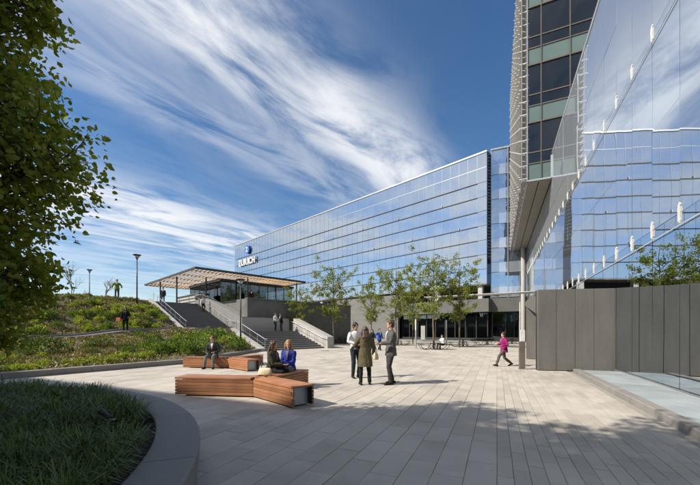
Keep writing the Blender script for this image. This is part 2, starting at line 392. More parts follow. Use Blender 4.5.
MAT['glass_main'] = mirror_mat('facade_glass', (.74, .81, .88), (.05, .065, .085), .70, wav=.012, wscale=.5, rnd=.07)
MAT['glass_main_i'] = mirror_mat('facade_glass_far', (.71, .78, .85), (.05, .065, .085), .70, wav=.012, wscale=.5)
MAT['spandrel_w'] = mirror_mat('pale_spandrel', (.80, .86, .95), (.34, .39, .47), .55, wav=.008, wscale=.5, rnd=.1)
MAT['glass_wing'] = mirror_mat('wing_glass', (.66, .76, .90), (.06, .09, .14), .70, wav=.01, wscale=.5, rnd=.2)
MAT['glass_fin'] = mirror_mat('dark_blue_glass', (.45, .55, .70), (.02, .03, .055), .35)
MAT['glass_wall'] = mirror_mat('lobby_glass', (.86, .92, .99), (.66, .76, .86), .78, wav=.006, wscale=.30, through=1, rnd=.05, frit=.06)
MAT['glass_wall_top'] = mirror_mat('lobby_glass_fritted', (.88, .93, .99), (.66, .76, .86), .72, wav=.007, wscale=.30, through=1, rnd=.05, frit=.16)
MAT['glass_wall_low'] = mirror_mat('lobby_glass_clear', (.80, .86, .92), (.6, .68, .76), .84, wav=.003, wscale=.30, through=1, rnd=.04)
MAT['glass_dark'] = mirror_mat('dark_window_glass', (.45, .5, .55), (.55, .55, .52), .10, wav=.004, wscale=.6, through=1, fres=.25)
MAT['glass_store'] = mirror_mat('storefront_glass', (.6, .66, .7), (.5, .55, .55), .16, wav=.005, wscale=.5, through=1, fres=.2)
MAT['glass_floor'] = mat('frosted_floor_glass', (.50, .57, .60), .22, .07, 1.2, .25, 120, spec=.6, rnd='object', rvar=.1)
MAT['bench_wood'] = wood_mat('ipe_wood', (.36, .155, .075), (.56, .275, .14), .45)
MAT['slat_wood'] = wood_mat('cedar_slat', (.62, .42, .25), (.78, .56, .35), .5)
MAT['bark'] = mat('bark', (.10, .078, .06), .9, .3, 6, .6, 40, stretch=(1,1,.25))
MAT['bark_l'] = mat('young_bark', (.155, .125, .10), .9, .25, 6, .5, 40, stretch=(1,1,.25))
MAT['leaf_big'] = leaf_mat('linden_leaf', [(0.171, 0.272, 0.035), (0.263, 0.357, 0.049), (0.353, 0.423, 0.064), (0.485, 0.457, 0.069), (0.229, 0.324, 0.042)], .42, .5, 2.2, .55, 1.0)
MAT['leaf_young'] = leaf_mat('locust_leaf', [(0.176, 0.243, 0.047), (0.237, 0.315, 0.062), (0.317, 0.357, 0.070), (0.381, 0.372, 0.084)], .35)
MAT['leaf_lime'] = leaf_mat('lime_shrub_leaf', [(0.265, 0.361, 0.062), (0.361, 0.458, 0.077), (0.481, 0.505, 0.096), (0.217, 0.314, 0.060)], .3)
MAT['leaf_green'] = leaf_mat('green_shrub_leaf', [(0.102, 0.184, 0.041), (0.163, 0.254, 0.052), (0.224, 0.306, 0.061), (0.122, 0.204, 0.041)], .3)
MAT['leaf_dark'] = leaf_mat('dark_bush_leaf', [(0.062, 0.114, 0.034), (0.104, 0.166, 0.042), (0.156, 0.208, 0.058), (0.083, 0.135, 0.038)], .25)
MAT['leaf_dry'] = leaf_mat('dry_cover_leaf', [(0.265, 0.221, 0.111), (0.332, 0.255, 0.133), (0.189, 0.199, 0.078), (0.398, 0.309, 0.177), (0.155, 0.189, 0.066)], .25)
MAT['blade'] = leaf_mat('grass_blade', [(0.095, 0.172, 0.047), (0.154, 0.238, 0.060), (0.217, 0.306, 0.085), (0.124, 0.210, 0.066), (0.304, 0.343, 0.118)], .25, .5, 2.6, .5, 1.0)
MAT['broad'] = leaf_mat('broad_leaf', [(0.086, 0.157, 0.043), (0.146, 0.231, 0.060), (0.218, 0.269, 0.086)], .3, .45)
MAT['sign_blue'] = mat('sign_blue', (.02, .12, .55), .4, .03, 1)
def cloth(name, c, rough=.85): return mat('cloth_'+name, c, rough, .16, 7, .9, 13, spec=.2, stretch=(1, 1, .6))
for k_, c_ in dict(white=(.72,.72,.72), olive=(.105,.092,.052), suit=(.10,.098,.10), navy=(.022,.028,.045), black=(.016,.016,.018), magenta=(.27,.014,.13), taupe=(.10,.088,.072),
                   royal=(.03,.042,.28), charcoal=(.045,.045,.05), blue=(.03,.09,.38), lime=(.17,.26,.04), dkgreen=(.05,.055,.035), grey=(.16,.16,.165), maroon=(.09,.03,.035), cream=(.66,.58,.42), orange=(.55,.16,.07), leather=(.02,.018,.016), khaki=(.15,.17,.10)).items():
    MAT[k_] = cloth(k_, c_)
for k_, c_ in dict(brown=(.07,.035,.018), black_h=(.014,.011,.01), blonde=(.34,.20,.075), darkbrown=(.035,.02,.012)).items():
    MAT['hair_'+k_] = mat('hair_'+k_, c_, .5, .25, 40, .3, 200, stretch=(1,1,.2))
MAT['skin'] = mat('skin', (.56, .33, .235), .55, .06, 20); MAT['skin_d'] = mat('skin_tan', (.36, .20, .135), .55, .06, 20)
MAT['eye'] = mat('eye_dark', (.02,.015,.012), .3, .05, 5); MAT['lip'] = mat('lip', (.40,.14,.12), .5, .05, 20)

# ------------------------------------------------------------------ frames of the place
FE = frame(0, 0, 0, -23.95)                                   # e across, s along the lobby glass
B0 = Vector((-6.7, 25.5)); FS = frame(B0.x, B0.y, 0, -44.19)  # stair: local x = -s (down), y = t
FM = frame(21.1, 51.0, 0, -44.19)                             # main facade: x along, y into the building
A_, W_ = Vector((-.717, .697)), Vector((.697, .717))
def st(s, t, z=0.0): q = B0 + A_*s + W_*t; return Vector((q.x, q.y, z))
def es(e, s, z=0.0): return FE @ Vector((e, s, z))
def facade_hit(px, py):
    k = (px-CX)/FPX; s = (21.1 - k*51)/(k*.697+.717); d = 51+.697*s
    return -s, CAMH + (HZ-py)/FPX*d                            # local x, z

# lettering needs one evaluation while the scene is still small
def text_mesh(body, extrude):
    c = bpy.data.curves.new('t', 'FONT'); c.body = body; c.extrude = extrude; c.offset = .022; c.space_character = 1.04
    o = bpy.data.objects.new('t', c); COL.objects.link(o)
    dg = bpy.context.evaluated_depsgraph_get(); dg.update()
    m = bpy.data.meshes.new_from_object(o.evaluated_get(dg)); bpy.data.objects.remove(o)
    co = np.zeros(len(m.vertices)*3); m.vertices.foreach_get('co', co); co = co.reshape(-1, 3)
    co[:, :2] -= co[:, :2].min(0); co[:, :2] /= co[:, :2].max(0); m.vertices.foreach_set('co', co.ravel()); m.update(); return m
WORD = 'ZURICH'
word_meshes = [text_mesh(ch, .5) for ch in WORD]
z_mesh = text_mesh('Z', .5)

# ------------------------------------------------------------------ ground and paving
mb = MB().add([(-700,-300,-.08),(700,-300,-.08),(700,900,-.08),(-700,900,-.08)], [(0,1,2,3)])
tag(obj('ground', mb, MAT['concrete']), kind='structure')
plaza = tag(obj('plaza_paving', MB().box(-40, 45, -6, 75, -.07, -.014), MAT['grout']), kind='structure')
pv = []
def seen(p):
    if p.y < .9: return False
    x = CX + FPX*p.x/p.y; y = HZ + FPX*CAMH/p.y; return -70 < x < 760 and y < 560
for zone, pitch, e0, e1 in (('wide', .32, -34.0, 0.0), ('narrow', .163, 0.0, 2.6), ('narrow', .163, 2.6, 30.0)):
    n = int((e1-e0)/pitch)
    for i in range(n):
        e = (e1-(i+.5)*pitch) if zone == 'wide' else (e0+(i+.5)*pitch); PL = .76 if zone == 'wide' else .60; off = (i % 3)*PL/3 + RND.uniform(-.04, .04)
        for j in range(-2, int(60/PL)):
            s = j*PL+off; p = es(e, s)
            if not seen(p): continue
            if p.y > 44 or (e > 2.6 and s < 15.6): continue
            if (Vector((p.x+6.5, p.y-1.2))).length < 4.9: continue
            nn = (p.x+7.9)*-.824+(p.y-15.4)*.566
            if nn > .9 and p.y < 25 and p.x < -7: continue
            vis = 0 <= CX+FPX*p.x/p.y <= 700 and HZ+FPX*CAMH/p.y <= 486 and (Vector((p.x+6.5, p.y-1.2))).length > 5.6
            pv.append((not vis, p.length, zone, e, s))
pv.sort()
PM = {}
for zone, pitch in (('wide', .32), ('narrow', .163)):
    PM[zone] = MB().bevbox(-pitch/2+.0025, pitch/2-.0025, -(.3765 if zone == 'wide' else .2965), (.3765 if zone == 'wide' else .2965), -.05, 0, .004).mesh('paver', MAT['paver_o'])
FER = FE.to_3x3().to_4x4()
rest = MB()
for k, (h, dd, zone, e, s) in enumerate(pv):
    M = Matrix.Translation(es(e, s, RND.uniform(-.0022, .0018))) @ FER @ Euler((RND.gauss(0, .0012), RND.gauss(0, .0025), RND.gauss(0, .0015))).to_matrix().to_4x4()
    if k < 300: place('paver', PM[zone], plaza, M)
    else:
        pitch = .32 if zone == 'wide' else .163; x, y = pitch/2-.0025, (.3765 if zone == 'wide' else .2965)
        rest.add([M @ Vector(q) for q in ((-x,-y,-.03),(x,-y,-.03),(x,y,-.03),(-x,y,-.03),(-x,-y,0),(x,-y,0),(x,y,0),(-x,y,0))],
                 [(4,5,6,7),(0,1,5,4),(1,2,6,5),(2,3,7,6),(3,0,4,7)])
tag(obj('paver_field', rest, MAT['paver_i'], plaza), kind='stuff')

# ------------------------------------------------------------------ hillside
BND = [(-30.0, -16.8), (-16.0, 3.6), (-11.2, 10.6), (-7.95, 15.6), (-7.3, 21.0), (-6.95, 25.2), (-8.6, 27.1), (-10.2, 28.9)]
ND, MD = Vector((-.824, .566)), Vector((.566, .824))
def stair_z(s): return max(0, min(1.54, s/4.5*1.54)) if s < 8 else min(4.7, 1.54+(s-8)/9.2*3.16)
PROF = [(-5, .12), (0, .16), (3, .36), (7, .78), (10.2, 1.20), (11.9, 1.28), (12.5, 1.42), (15, 2.55), (18.5, 4.05), (20.5, 4.5), (23, 4.66), (99, 4.66)]
def hill_z(x, y):
    q = Vector((x+7.9, y-15.4)); n = q.dot(ND); m = q.dot(MD)
    z = PROF[-1][1]
    for (a, za), (b, zb) in zip(PROF, PROF[1:]):
        if a <= n <= b: z = za+(zb-za)*(n-a)/(b-a); break
    z += .07*max(-8, min(8, m))*max(0, min(1, n/8)); 
    z += .05*math.sin(x*1.3+y*.7)+.05*math.sin(x*.6-y*1.1) if n < 21 else 0
    z = min(z, 4.66)
    r = Vector((x, y))-B0; s = r.dot(A_); t = r.dot(W_); edge = -.1 if s < 4.5 else -3.2
    if s > -1:
        dist = max(0, edge-t); wgt = math.exp(-dist/1.3); z = z*(1-wgt)+(stair_z(s)+.16)*wgt
        if t > edge-.05 and s > .2: z = min(z, stair_z(s)-.5)
    if 15.0 < y < 27.5:
        bx = -7.95+(y-15.6)*.12 if y < 21 else -7.3+(y-21)*.083 if y < 25.2 else -6.95-(y-25.2)*.9
        z = min(z, .15+.42*max(0, bx-x))
    return max(z, .1)
pts = []
for (x0, y0), (x1, y1) in zip(BND, BND[1:]):
    L_ = math.hypot(x1-x0, y1-y0); k = max(1, int(L_/.8))
    pts += [(x0+(x1-x0)*i/k, y0+(y1-y0)*i/k) for i in range(k)]
pts.append(BND[-1])
dists = [0, .3, .7] + [i*.7 for i in range(2, 42)] + [32, 40, 55, 80, 140]
V = []; F = []
for (bx, by) in pts:
    for d_ in dists:
        x, y = bx+ND.x*d_, by+ND.y*d_; V.append((x, y, hill_z(x, y)))
nd = len(dists)
for i in range(len(pts)-1):
    for j in range(nd-1): F.append((i*nd+j, (i+1)*nd+j, (i+1)*nd+j+1, i*nd+j+1))
hm = MB(); hm.v = V; hm.f = F
tag(obj('hillside', hm, MAT['turf'], smooth=True), kind='structure')
# path across the slope with a low edge
pa = []
for m in np.arange(-14, 7.2, .6):
    q = Vector((-7.9, 15.4)) + MD*m
    a, b = q+ND*10.6, q+ND*11.7; za = max(hill_z(a.x, a.y), hill_z(b.x, b.y))+.05
    pa.append((Vector((a.x, a.y, za)), Vector((b.x, b.y, za)), m))
pm = MB()
for (a, b, _), (c, d, _) in zip(pa, pa[1:]):
    dn = Vector((0,0,.25)); pm.hexa([a-dn, c-dn, d-dn, b-dn], [a, c, d, b])
tag(obj('hill_path', pm, MAT['concrete_dk']), kind='structure')
ek = thing('path_kerb', 'low dark stone edging along the uphill side of the slope path', 'kerb')
for (a, b, m), (c, d, m2) in zip(pa, pa[1:]):
    u_ = Vector((ND.x, ND.y, 0))*.14; up = Vector((0,0,.14)); dn = Vector((0,0,-.2)); g = (c-a)*.006
    obj('kerb_stone', MB().hexa([b+g+dn, d-g+dn, d-g+u_+dn, b+g+u_+dn], [b+g+up, d-g+up, d-g+u_+up, b+g+u_+up]), MAT['granite'], ek)
# kerb of the planted bed towards the plaza
bk = thing('bed_kerb', 'long grey granite kerb between the planted slope and the paving', 'kerb')
acc = []
for (x0, y0), (x1, y1) in zip(BND[1:-2], BND[2:-1]):
    L_ = math.hypot(x1-x0, y1-y0); k = max(1, round(L_/1.1)); acc += [((x0+(x1-x0)*i/k, y0+(y1-y0)*i/k), (x0+(x1-x0)*(i+1)/k, y0+(y1-y0)*(i+1)/k)) for i in range(k)]
for a, b in acc:
    a, b = Vector(a+(0,)), Vector(b+(0,)); t_ = (b-a).normalized(); n_ = Vector((t_.y, -t_.x, 0))
    M = Matrix.Translation(a) @ Matrix.Rotation(math.atan2(t_.y, t_.x), 4, 'Z')
    obj('kerb_stone', MB().bevbox(.004, (b-a).length-.004, -.20, .12, -.05, .21+RND.uniform(-.003,.003), .012), MAT['granite'], bk, M)

# ------------------------------------------------------------------ stairs
stairs = thing('staircase', 'broad dark stone outdoor staircase in two flights with pale concrete cheek walls', 'staircase', FS)
def sbox(name, s0, s1, t0, t1, z0, z1, m, par=stairs): return obj(name, MB().box(-s1, -s0, t0, t1, z0, z1), m, par)
for i in range(10): sbox('step', i*.45, 4.5 if i < 9 else 4.55, .0, 6.2, .154*i-.004 if i else -.05, .154*(i+1), MAT['step'])
for i in range(10): sbox('nosing', i*.45-.012, i*.45+.05, .02, 6.18, .154*(i+1)-.022, .154*(i+1)+.004, MAT['concrete'])
sbox('landing', 4.5, 8.02, -3.0, 6.2, -.05, 1.536, MAT['step'])
for i in range(20): sbox('step', 8+i*.46, 17.25, -3.0, 1.6, 1.54+.158*i-.004, 1.54+.158*(i+1), MAT['step'])
for i in range(20): sbox('nosing', 8+i*.46-.012, 8+i*.46+.05, -2.98, 1.58, 1.54+.158*(i+1)-.022, 1.54+.158*(i+1)+.004, MAT['concrete_dk'])
def cheek(s0, z0, s1, z1, t0, t1, zb=-.05, m='concrete', name='cheek_wall'):
    b = [Vector((-s1, t0, zb)), Vector((-s0, t0, zb)), Vector((-s0, t1, zb)), Vector((-s1, t1, zb))]
    t = [Vector((-s1, t0, z1)), Vector((-s0, t0, z0)), Vector((-s0, t1, z0)), Vector((-s1, t1, z1))]
    return obj(name, MB().hexa(b, t), MAT[m], stairs)
cheek(-.5, 1.02, 4.6, 2.80, 6.21, 6.95)
cheek(-.35, .22, 4.5, 1.80, -.42, -.005)
cheek(4.5, 1.80, 7.9, 1.85, -3.42, -3.005); cheek(7.9, 1.85, 17.25, 4.98, -3.42, -3.005)
sbox('landing_wall', 4.5, 4.9, -3.0, -.43, -.05, 1.80, MAT['concrete'])
cheek(6.7, 2.92, 16.3, 5.80, 1.605, 2.32, m='concrete_dk'); cheek(16.3, 5.80, 17.6, 5.82, 1.605, 2.32, m='concrete_dk')
sbox('back_wall', 6.4, 6.69, 1.605, 6.95, -.05, 2.86, MAT['concrete'])
def rail(t, path, label=None):                                  # path: (s, z of floor)
    h = .92; mbr = MB(); pts_ = [Vector((-s, t, z+h)) for s, z in path]
    first = pts_[0] + Vector((.28, 0, 0)); last = pts_[-1] - Vector((.28, 0, 0))
    r_ = obj('handrail', MB().tube([first-Vector((0,0,.06))]+[first]+pts_+[last], .028, 8), MAT['steel'], stairs)
    tot = []
    for (s0, z0), (s1, z1) in zip(path, path[1:]):
        k = max(1, round(abs(s1-s0)/1.25)); tot += [(s0+(s1-s0)*i/k, z0+(z1-z0)*i/k) for i in range(k)]
    tot.append(path[-1])
    for s, z in tot: obj('post', MB().tube([(-s, t, z-.1), (-s, t, z+h)], .02, 6), MAT['steel'], r_)
    obj('lower_rail', MB().tube([p-Vector((0,0,.45)) for p in pts_], .012, 6), MAT['steel'], r_)
rail(.12, [(-.1, 0.0), (4.5, 1.54), (6.2, 1.54)])
rail(6.05, [(-.1, 0.0), (4.5, 1.54)])
rail(-2.85, [(8.0, 1.54), (17.2, 4.7)])
rail(1.45, [(8.0, 1.54), (17.2, 4.7)])
# terrace and its dark retaining wall
terr = [(17.2, -3.4), (17.2, 2.36), (7.02, 2.36), (7.02, 16.6), (70, 16.6), (70, -3.4)]
tag(obj('terrace', MB().prism([(-s, t) for s, t in terr], -.05, 4.7), MAT['basalt'], None, FS), kind='structure')
rw = thing('retaining_wall', 'dark stone retaining wall behind the stair landing, under the glass pavilion', 'wall', FS)
pw = (16.7-2.36)/12
for i in range(12):
    for j, (z0, z1) in enumerate(((0, 1.5), (1.5, 3.05), (3.05, 4.62))):
        obj('stone_panel', MB().box(-7.01, -6.76+RND.uniform(-.006, .006), 2.36+i*pw+.006, 2.36+(i+1)*pw-.006, z0+.006, z1-.006), MAT['basalt'], rw)
obj('coping', MB().box(-7.1, -6.70, 2.345, 16.75, 4.62, 4.78), MAT['basalt'], rw)

# ------------------------------------------------------------------ pergola and glass pavilion on the terrace
pg = thing('pergola_canopy', 'flat timber slatted canopy on slim steel columns above the staircase top', 'canopy', FS)
S0, S1, T0, T1, ZC = 10.7, 28.2, -1.0, 12.6, 7.66
for nm, a in (('edge_beam', (S0, S0+.14, T0, T1)), ('edge_beam', (S1-.14, S1, T0, T1)), ('edge_beam', (S0+.142, S1-.142, T0, T0+.14)), ('edge_beam', (S0+.142, S1-.142, T1-.14, T1))):
    obj(nm, MB().box(-a[1], -a[0], a[2], a[3], ZC-.04, ZC+.17), MAT['steel_dk'], pg)
for k in range(5):
    s = S0+.14+(k+.5)*(S1-S0-.28)/5; obj('cross_beam', MB().box(-s-.06, -s+.06, T0+.143, T1-.143, ZC+.05, ZC+.16), MAT['steel_dk'], pg)
ns = 32; sl = MB().box(-S1+.145, -S0-.145, -.06, .06, -.035, .035).mesh('slat', MAT['slat_wood'])
for k in range(ns):
    place('slat', sl, pg, Matrix.Translation((0, T0+.2+(k+.5)*(T1-T0-.4)/ns, ZC+.0)))
for s, t, zb in ((23.0, -.55, 4.6), (17.5, -.45, 4.6), (15.4, 1.97, 5.3), (22.8, 5.6, 4.7), (12.6, 5.6, 4.7), (11.6, 11.8, 4.7), (23, 11.8, 4.7)):
    obj('column', MB().lathe([(.085, zb), (.085, ZC+.1)], 12, (-s, t, 0)), MAT['steel_dk'], pg)
pav = thing('glass_pavilion', 'low glass pavilion with thin dark frames under the timber canopy', 'pavilion', FS)
def pbox(name, s0, s1, t0, t1, z0, z1, m): return obj(name, MB().box(-s1, -s0, t0, t1, z0, z1), m, pav)
pbox('roof', 13.8, 23.2, 2.9, 13.0, 7.2, 7.48, MAT['steel_dk']); pbox('core_wall', 20, 20.3, 3.3, 12.6, 4.7, 7.19, MAT['inter']); pbox('floor', 14.1, 23, 3.1, 12.8, 4.702, 4.76, MAT['concrete_dk'])
for k in range(8):
    w_ = 9.7/8; t0 = 3.05+k*w_
    pbox('pane', 14.0, 14.02, t0+.03, t0+w_-.03, 4.78, 7.18, MAT['glass_store']); pbox('mullion', 13.97, 14.05, t0-.03, t0+.03, 4.72, 7.2, MAT['steel_dk'])
pbox('mullion', 13.97, 14.05, 12.72, 12.78, 4.72, 7.2, MAT['steel_dk'])
for k in range(6):
    w_ = 9.0/6; s0 = 14.08+k*w_; pbox('pane', s0+.03, s0+w_-.03, 3.05, 3.07, 4.78, 7.18, MAT['glass_store']); pbox('mullion', s0+w_-.03, s0+w_+.03, 3.03, 3.1, 4.72, 7.2, MAT['steel_dk'])
tw = thing('terrace_parapet', 'pale concrete parapet wall on the terrace between stair top and glass pavilion', 'wall', FS)
obj('wall_body', MB().box(-26, -18.6, 2.4, 2.7, 4.7, 6.1), MAT['concrete'], tw); obj('coping', MB().box(-26.02, -18.58, 2.36, 2.74, 6.1, 6.18), MAT['concrete_dk'], tw)

# ------------------------------------------------------------------ main office building
main = thing('office_building', 'long blue mirror glass office building with a blue disc sign and white letters', 'building', FM)
LEN, ZB, NR, NC = 81.7, 8.9, 9, 54
RH = 2.25; CW = LEN/NC; ZT = ZB+NR*RH
def mbox(name, x0, x1, y0, y1, z0, z1, m, par=main): return obj(name, MB().box(x0, x1, y0, y1, z0, z1), m, par)
mbox('body', -LEN, -.02, .22, 24, ZB+.02, ZT, MAT['dark']); mbox('roof_cap', -LEN-.1, .04, -.16, 24.1, ZT+.002, ZT+.22, MAT['alu'])
mbox('side_panel', -.015, .03, -.05, 2.2, ZB-.02, ZT, MAT['glass_fin']); mbox('underside', -LEN, 0, -.05, 24, ZB-.16, ZB-.002, MAT['concrete_dk'])
pane_me = MB().box(-CW/2+.02, CW/2-.02, -.02, .02, -RH/2+.03, RH/2-.03).mesh('pane', MAT['glass_main'])
cells = sorted(((c, r) for c in range(NC) for r in range(NR)), key=lambda q: (q[0], q[1]))
far = MB()
for k, (c, r) in enumerate(cells):
    M = Matrix.Translation((-(c+.5)*CW, 0, ZB+(r+.5)*RH)) @ Euler((RND.gauss(0, .002), 0, RND.gauss(0, .002))).to_matrix().to_4x4()
    if k < 300: place('pane', pane_me, main, M)
    else:
        far.box(-CW/2+.02, CW/2-.02, -.02, .02, -RH/2+.03, RH/2-.03, M)
tag(obj('pane_field', far, MAT['glass_main_i'], main), kind='stuff')
for c in range(NC+1): mbox('mullion', -c*CW-.024, -c*CW+.024, -.04, .2, ZB, ZT, MAT['mullion_dk'])
for r in range(1, NR):
    if r in (8,): mbox('transom', -LEN, -.05, -.05, .2, ZB+r*RH-.03, ZB+r*RH+.03, MAT['alu'])
    else: mbox('sunshade_fin', -LEN+CW, -CW, -.17, .2, ZB+r*RH-.04, ZB+r*RH+.04, MAT['steel_dk'])
for r in (2, 4, 6):
    for c in range(3+r % 4, NC, 6): mbox('bracket_or_glint', -c*CW-.035, -c*CW+.035, -.20, -.05, ZB+r*RH+.05, ZB+r*RH+.36, MAT['white'])  # small white boxes stand in for glints on the glass facade
# ground floor below it
PZ0, PZ1 = 4.5, 6.5
mbox('podium_band', -16.5, .6, -.9, 3, PZ0, PZ1, MAT['band']); mbox('recess_wall', -LEN, .5, 3.2, 3.6, 0, ZB-.17, MAT['dark'])  # recess wall painted near-black for the shade under the building
mbox('podium_roof', -LEN, .5, 3.0, 3.2, PZ0, PZ1+.1, MAT['concrete_dk'])
for k in range(11): mbox('column', -1.2-k*7.6-.35, -1.2-k*7.6+.35, .3, 1.0, PZ1 if k < 3 else 0, ZB-.17, MAT['concrete'])
for k in range(9):
    x1 = -.1-k*1.8; mbox('storefront_pane', x1-1.74, x1-.06, .58, .62, .45, PZ0-.12, MAT['glass_store']); mbox('mullion', x1-.06, x1+.06, .5, .7, 0, PZ0, MAT['steel_dk'])
    mbox('sill', x1-1.74, x1-.06, .5, .72, 0, .44, MAT['steel_dk']); mbox('blind', x1-1.7, x1-.1, .95, .98, 2.2, PZ0, MAT['blind'])
b_ = [(-29.3, -.35, 0), (-16.52, -.35, 0), (-16.52, .2, 0), (-29.3, .2, 0)]; t_ = [(-33.6, -.35, 8.35), (-16.52, -.35, 8.35), (-16.52, .2, 8.35), (-33.6, .2, 8.35)]
obj('sloped_wall', MB().hexa(b_, t_), MAT['slope'], main)
# sign on the facade
x0, z0 = facade_hit(248.7, 249.8); rad = 1.28
emb = obj('emblem', MB().tube([(x0, -.34, z0), (x0, -.62, z0)], rad, 40), MAT['sign_blue'], main)
zm = place('emblem_letter', z_mesh, emb); zm.data.materials.append(MAT['white'])
zm.matrix_local = Matrix.Translation((x0-.62, -.66, z0-.72)) @ Matrix.Rotation(R(90), 4, 'X') @ Matrix.Diagonal((1.24, 1.44, .08, 1))
xa, za = facade_hit(240.4, 263.6); xb, zb = facade_hit(257.0, 259.6); n = len(WORD)
hl = 1.95; zl = (za+zb)/2 - hl/2; wid = (xb-xa); cur = xa; rel = [.165, .19, .19, .075, .185, .195]
for ch, me, w_ in zip(WORD, word_meshes, rel):
    o = place('sign_letter', me, main); o.data.materials.append(MAT['white'])
    o.matrix_local = Matrix.Translation((cur, -.50, zl)) @ Matrix.Rotation(R(90), 4, 'X') @ Matrix.Diagonal((wid*w_*.84, hl, .22, 1)); cur += wid*w_

# wing beyond the dark fin
FW = frame(21.1+.697*1.6, 51+.717*1.6, 0, -23.95)
wing = thing('office_wing', 'paler banded glass wing joined to the mirror facade behind the louvred block', 'building', FW)
def wbox(name, x0, x1, y0, y1, z0, z1, m): return obj(name, MB().box(x0, x1, y0, y1, z0, z1), m, wing)
wbox('body', 0, 34, .25, 20, 0.0, 29.9, MAT['dark']); wbox('roof_cap', -.05, 34.1, -.12, 20.1, 29.9, 30.15, MAT['alu'])
NF, FH = 6, 3.83; gp = MB().box(-1.15, 1.15, -.02, .02, -1.1, 1.1).mesh('pane', MAT['glass_wing']); sp_ = MB().box(-1.15, 1.15, -.02, .02, -.76, .76).mesh('spandrel_panel', MAT['spandrel_w'])
for c in range(14):
    for f in range(NF):
        zf = 6.9+f*FH; tl = lambda: Euler((RND.gauss(0, .003), 0, RND.gauss(0, .003))).to_matrix().to_4x4()
        place('spandrel_panel', sp_, wing, Matrix.Translation((1.2+c*2.4, 0, zf+.79)) @ tl()); place('pane', gp, wing, Matrix.Translation((1.2+c*2.4, .03, zf+2.67)) @ tl())
    wbox('pilaster', c*2.4-.05, c*2.4+.05, -.12, .2, 6.6, 29.9, MAT['alu'])
for f in range(NF): wbox('transom', 0, 34, -.06, .18, 6.9+f*FH-.06, 6.9+f*FH+.03, MAT['alu'])
wbox('podium_band', 0, 34, -1.4, .2, PZ0, 6.6, MAT['band'])
for k in range(18):
    x = k*1.85+.2; wbox('storefront_pane', x+.06, x+1.79, -.12, -.08, .45, PZ0-.12, MAT['glass_store']); wbox('mullion', x-.06, x+.06, -.2, .0, 0, PZ0, MAT['steel_dk']); wbox('sill', x+.06, x+1.79, -.2, .02, 0, .44, MAT['steel_dk'])
    wbox('blind', x+.1, x+1.75, .15, .18, 2.2, PZ0, MAT['blind'])
# slim white walkway canopy between the wing and the lobby
wc = thing('walkway_canopy', 'slim white walkway canopy reaching from the lobby towards the office building', 'canopy')
c0, c1 = at(424, 297, 49), at(540, 290.8, 41.5); dv = Vector((c1.x-c0.x, c1.y-c0.y, 0)); MW = Matrix.Translation((c0.x, c0.y, 0)) @ Matrix.Rotation(math.atan2(dv.y, dv.x), 4, 'Z')
wc.matrix_world = MW; zz = c0.z
obj('roof_slab', MB().box(0, dv.length, 0, 2.2, zz-.03, zz+.03), MAT['white'], wc)
for x in (12.6,): obj('column', MB().lathe([(.06, 0), (.06, zz-.035)], 10, (x, 1.1, 0)), MAT['white'], wc)

# ------------------------------------------------------------------ lobby glass wall at the right
lob = thing('lobby_glass_wall', 'tall frameless reflective glass lobby wall with white clamp fittings and base kerb', 'building', FE)
GE, GS0, PIT = 4.05, 10.55-3*1.55, 1.55
rows = [(.14, 4.4), (4.4, 7.2), (7.2, 10.0), (10.0, 12.85), (12.85, 15.7)]; ncol = 33; S_END = GS0+ncol*PIT
pmeshes = [MB().box(-.012, .012, -PIT/2+.006, PIT/2-.006, -(z1-z0)/2+.006, (z1-z0)/2-.006).mesh('pane', MAT[gm]) for (z0, z1), gm in zip(rows, ('glass_wall_low', 'glass_wall', 'glass_wall', 'glass_wall_top', 'glass_wall_top'))]
for k in range(ncol):
    for (z0, z1), me in zip(rows, pmeshes):
        place('pane', me, lob, Matrix.Translation((GE, GS0+(k+.5)*PIT, (z0+z1)/2)) @ Euler((0, RND.gauss(0, .0028), RND.gauss(0, .0028))).to_matrix().to_4x4())
def lbox(name, e0, e1, s0, s1, z0, z1, m): return obj(name, MB().box(e0, e1, s0, s1, z0, z1), m, lob)
lbox('base_rail', GE-.05, GE+.05, GS0, S_END, .02, .13, MAT['steel']); lbox('roof_slab', GE-.03, 15, GS0, 30.9, 15.72, 15.95, MAT['alu'])
lbox('floor', GE+.06, 15, GS0, S_END, -.01, .05, MAT['concrete']); lbox('back_wall', 12, 12.3, GS0, S_END, .05, 15.7, MAT['inter']); lbox('end_wall', GE+.06, 12, S_END, S_END+.3, .05, 15.7, MAT['inter']); lbox('near_wall', GE+.06, 12, GS0-.3, GS0, .05, 15.7, MAT['inter'])
lbox('gallery_slab', 7.5, 12, GS0, S_END, 4.9, 5.2, MAT['white']); lbox('gallery_slab', 7.5, 12, GS0, S_END, 10.1, 10.4, MAT['white'])
for z in (4.4, 10.0): obj('stay_tube', MB().tube([(GE-.05, GS0, z-.32), (GE-.05, S_END, z-.32)], .011, 8), MAT['white'], lob)
fit = MB(); fit.prism([(-.30, -.02), (-.06, -.05), (.30, -.02), (.30, .02), (-.06, .05), (-.30, .02)], -.02, .02)
fb = MB()
fb.prism([(-.055, -.24), (-.02, -.30), (.0, -.30), (.0, .30), (-.03, .30), (-.065, .10)], -.012, .012, Matrix.Rotation(R(90), 4, 'X'))
for zq in (-.22, .22):
    for yq in (-.06, .06): fb.tube([(-.03, yq, zq), (-.014, yq, zq)], .026, 10)
    fb.box(-.03, -.02, -.06, .06, zq-.012, zq+.012)
fit_me = fb.mesh('clamp_fitting', MAT['steel_w'])
for z in (4.4, 10.0):
    for k in range(1, ncol): place('clamp_fitting', fit_me, lob, Matrix.Translation((GE, GS0+k*PIT, z)) @ Matrix.Scale(.85, 4))
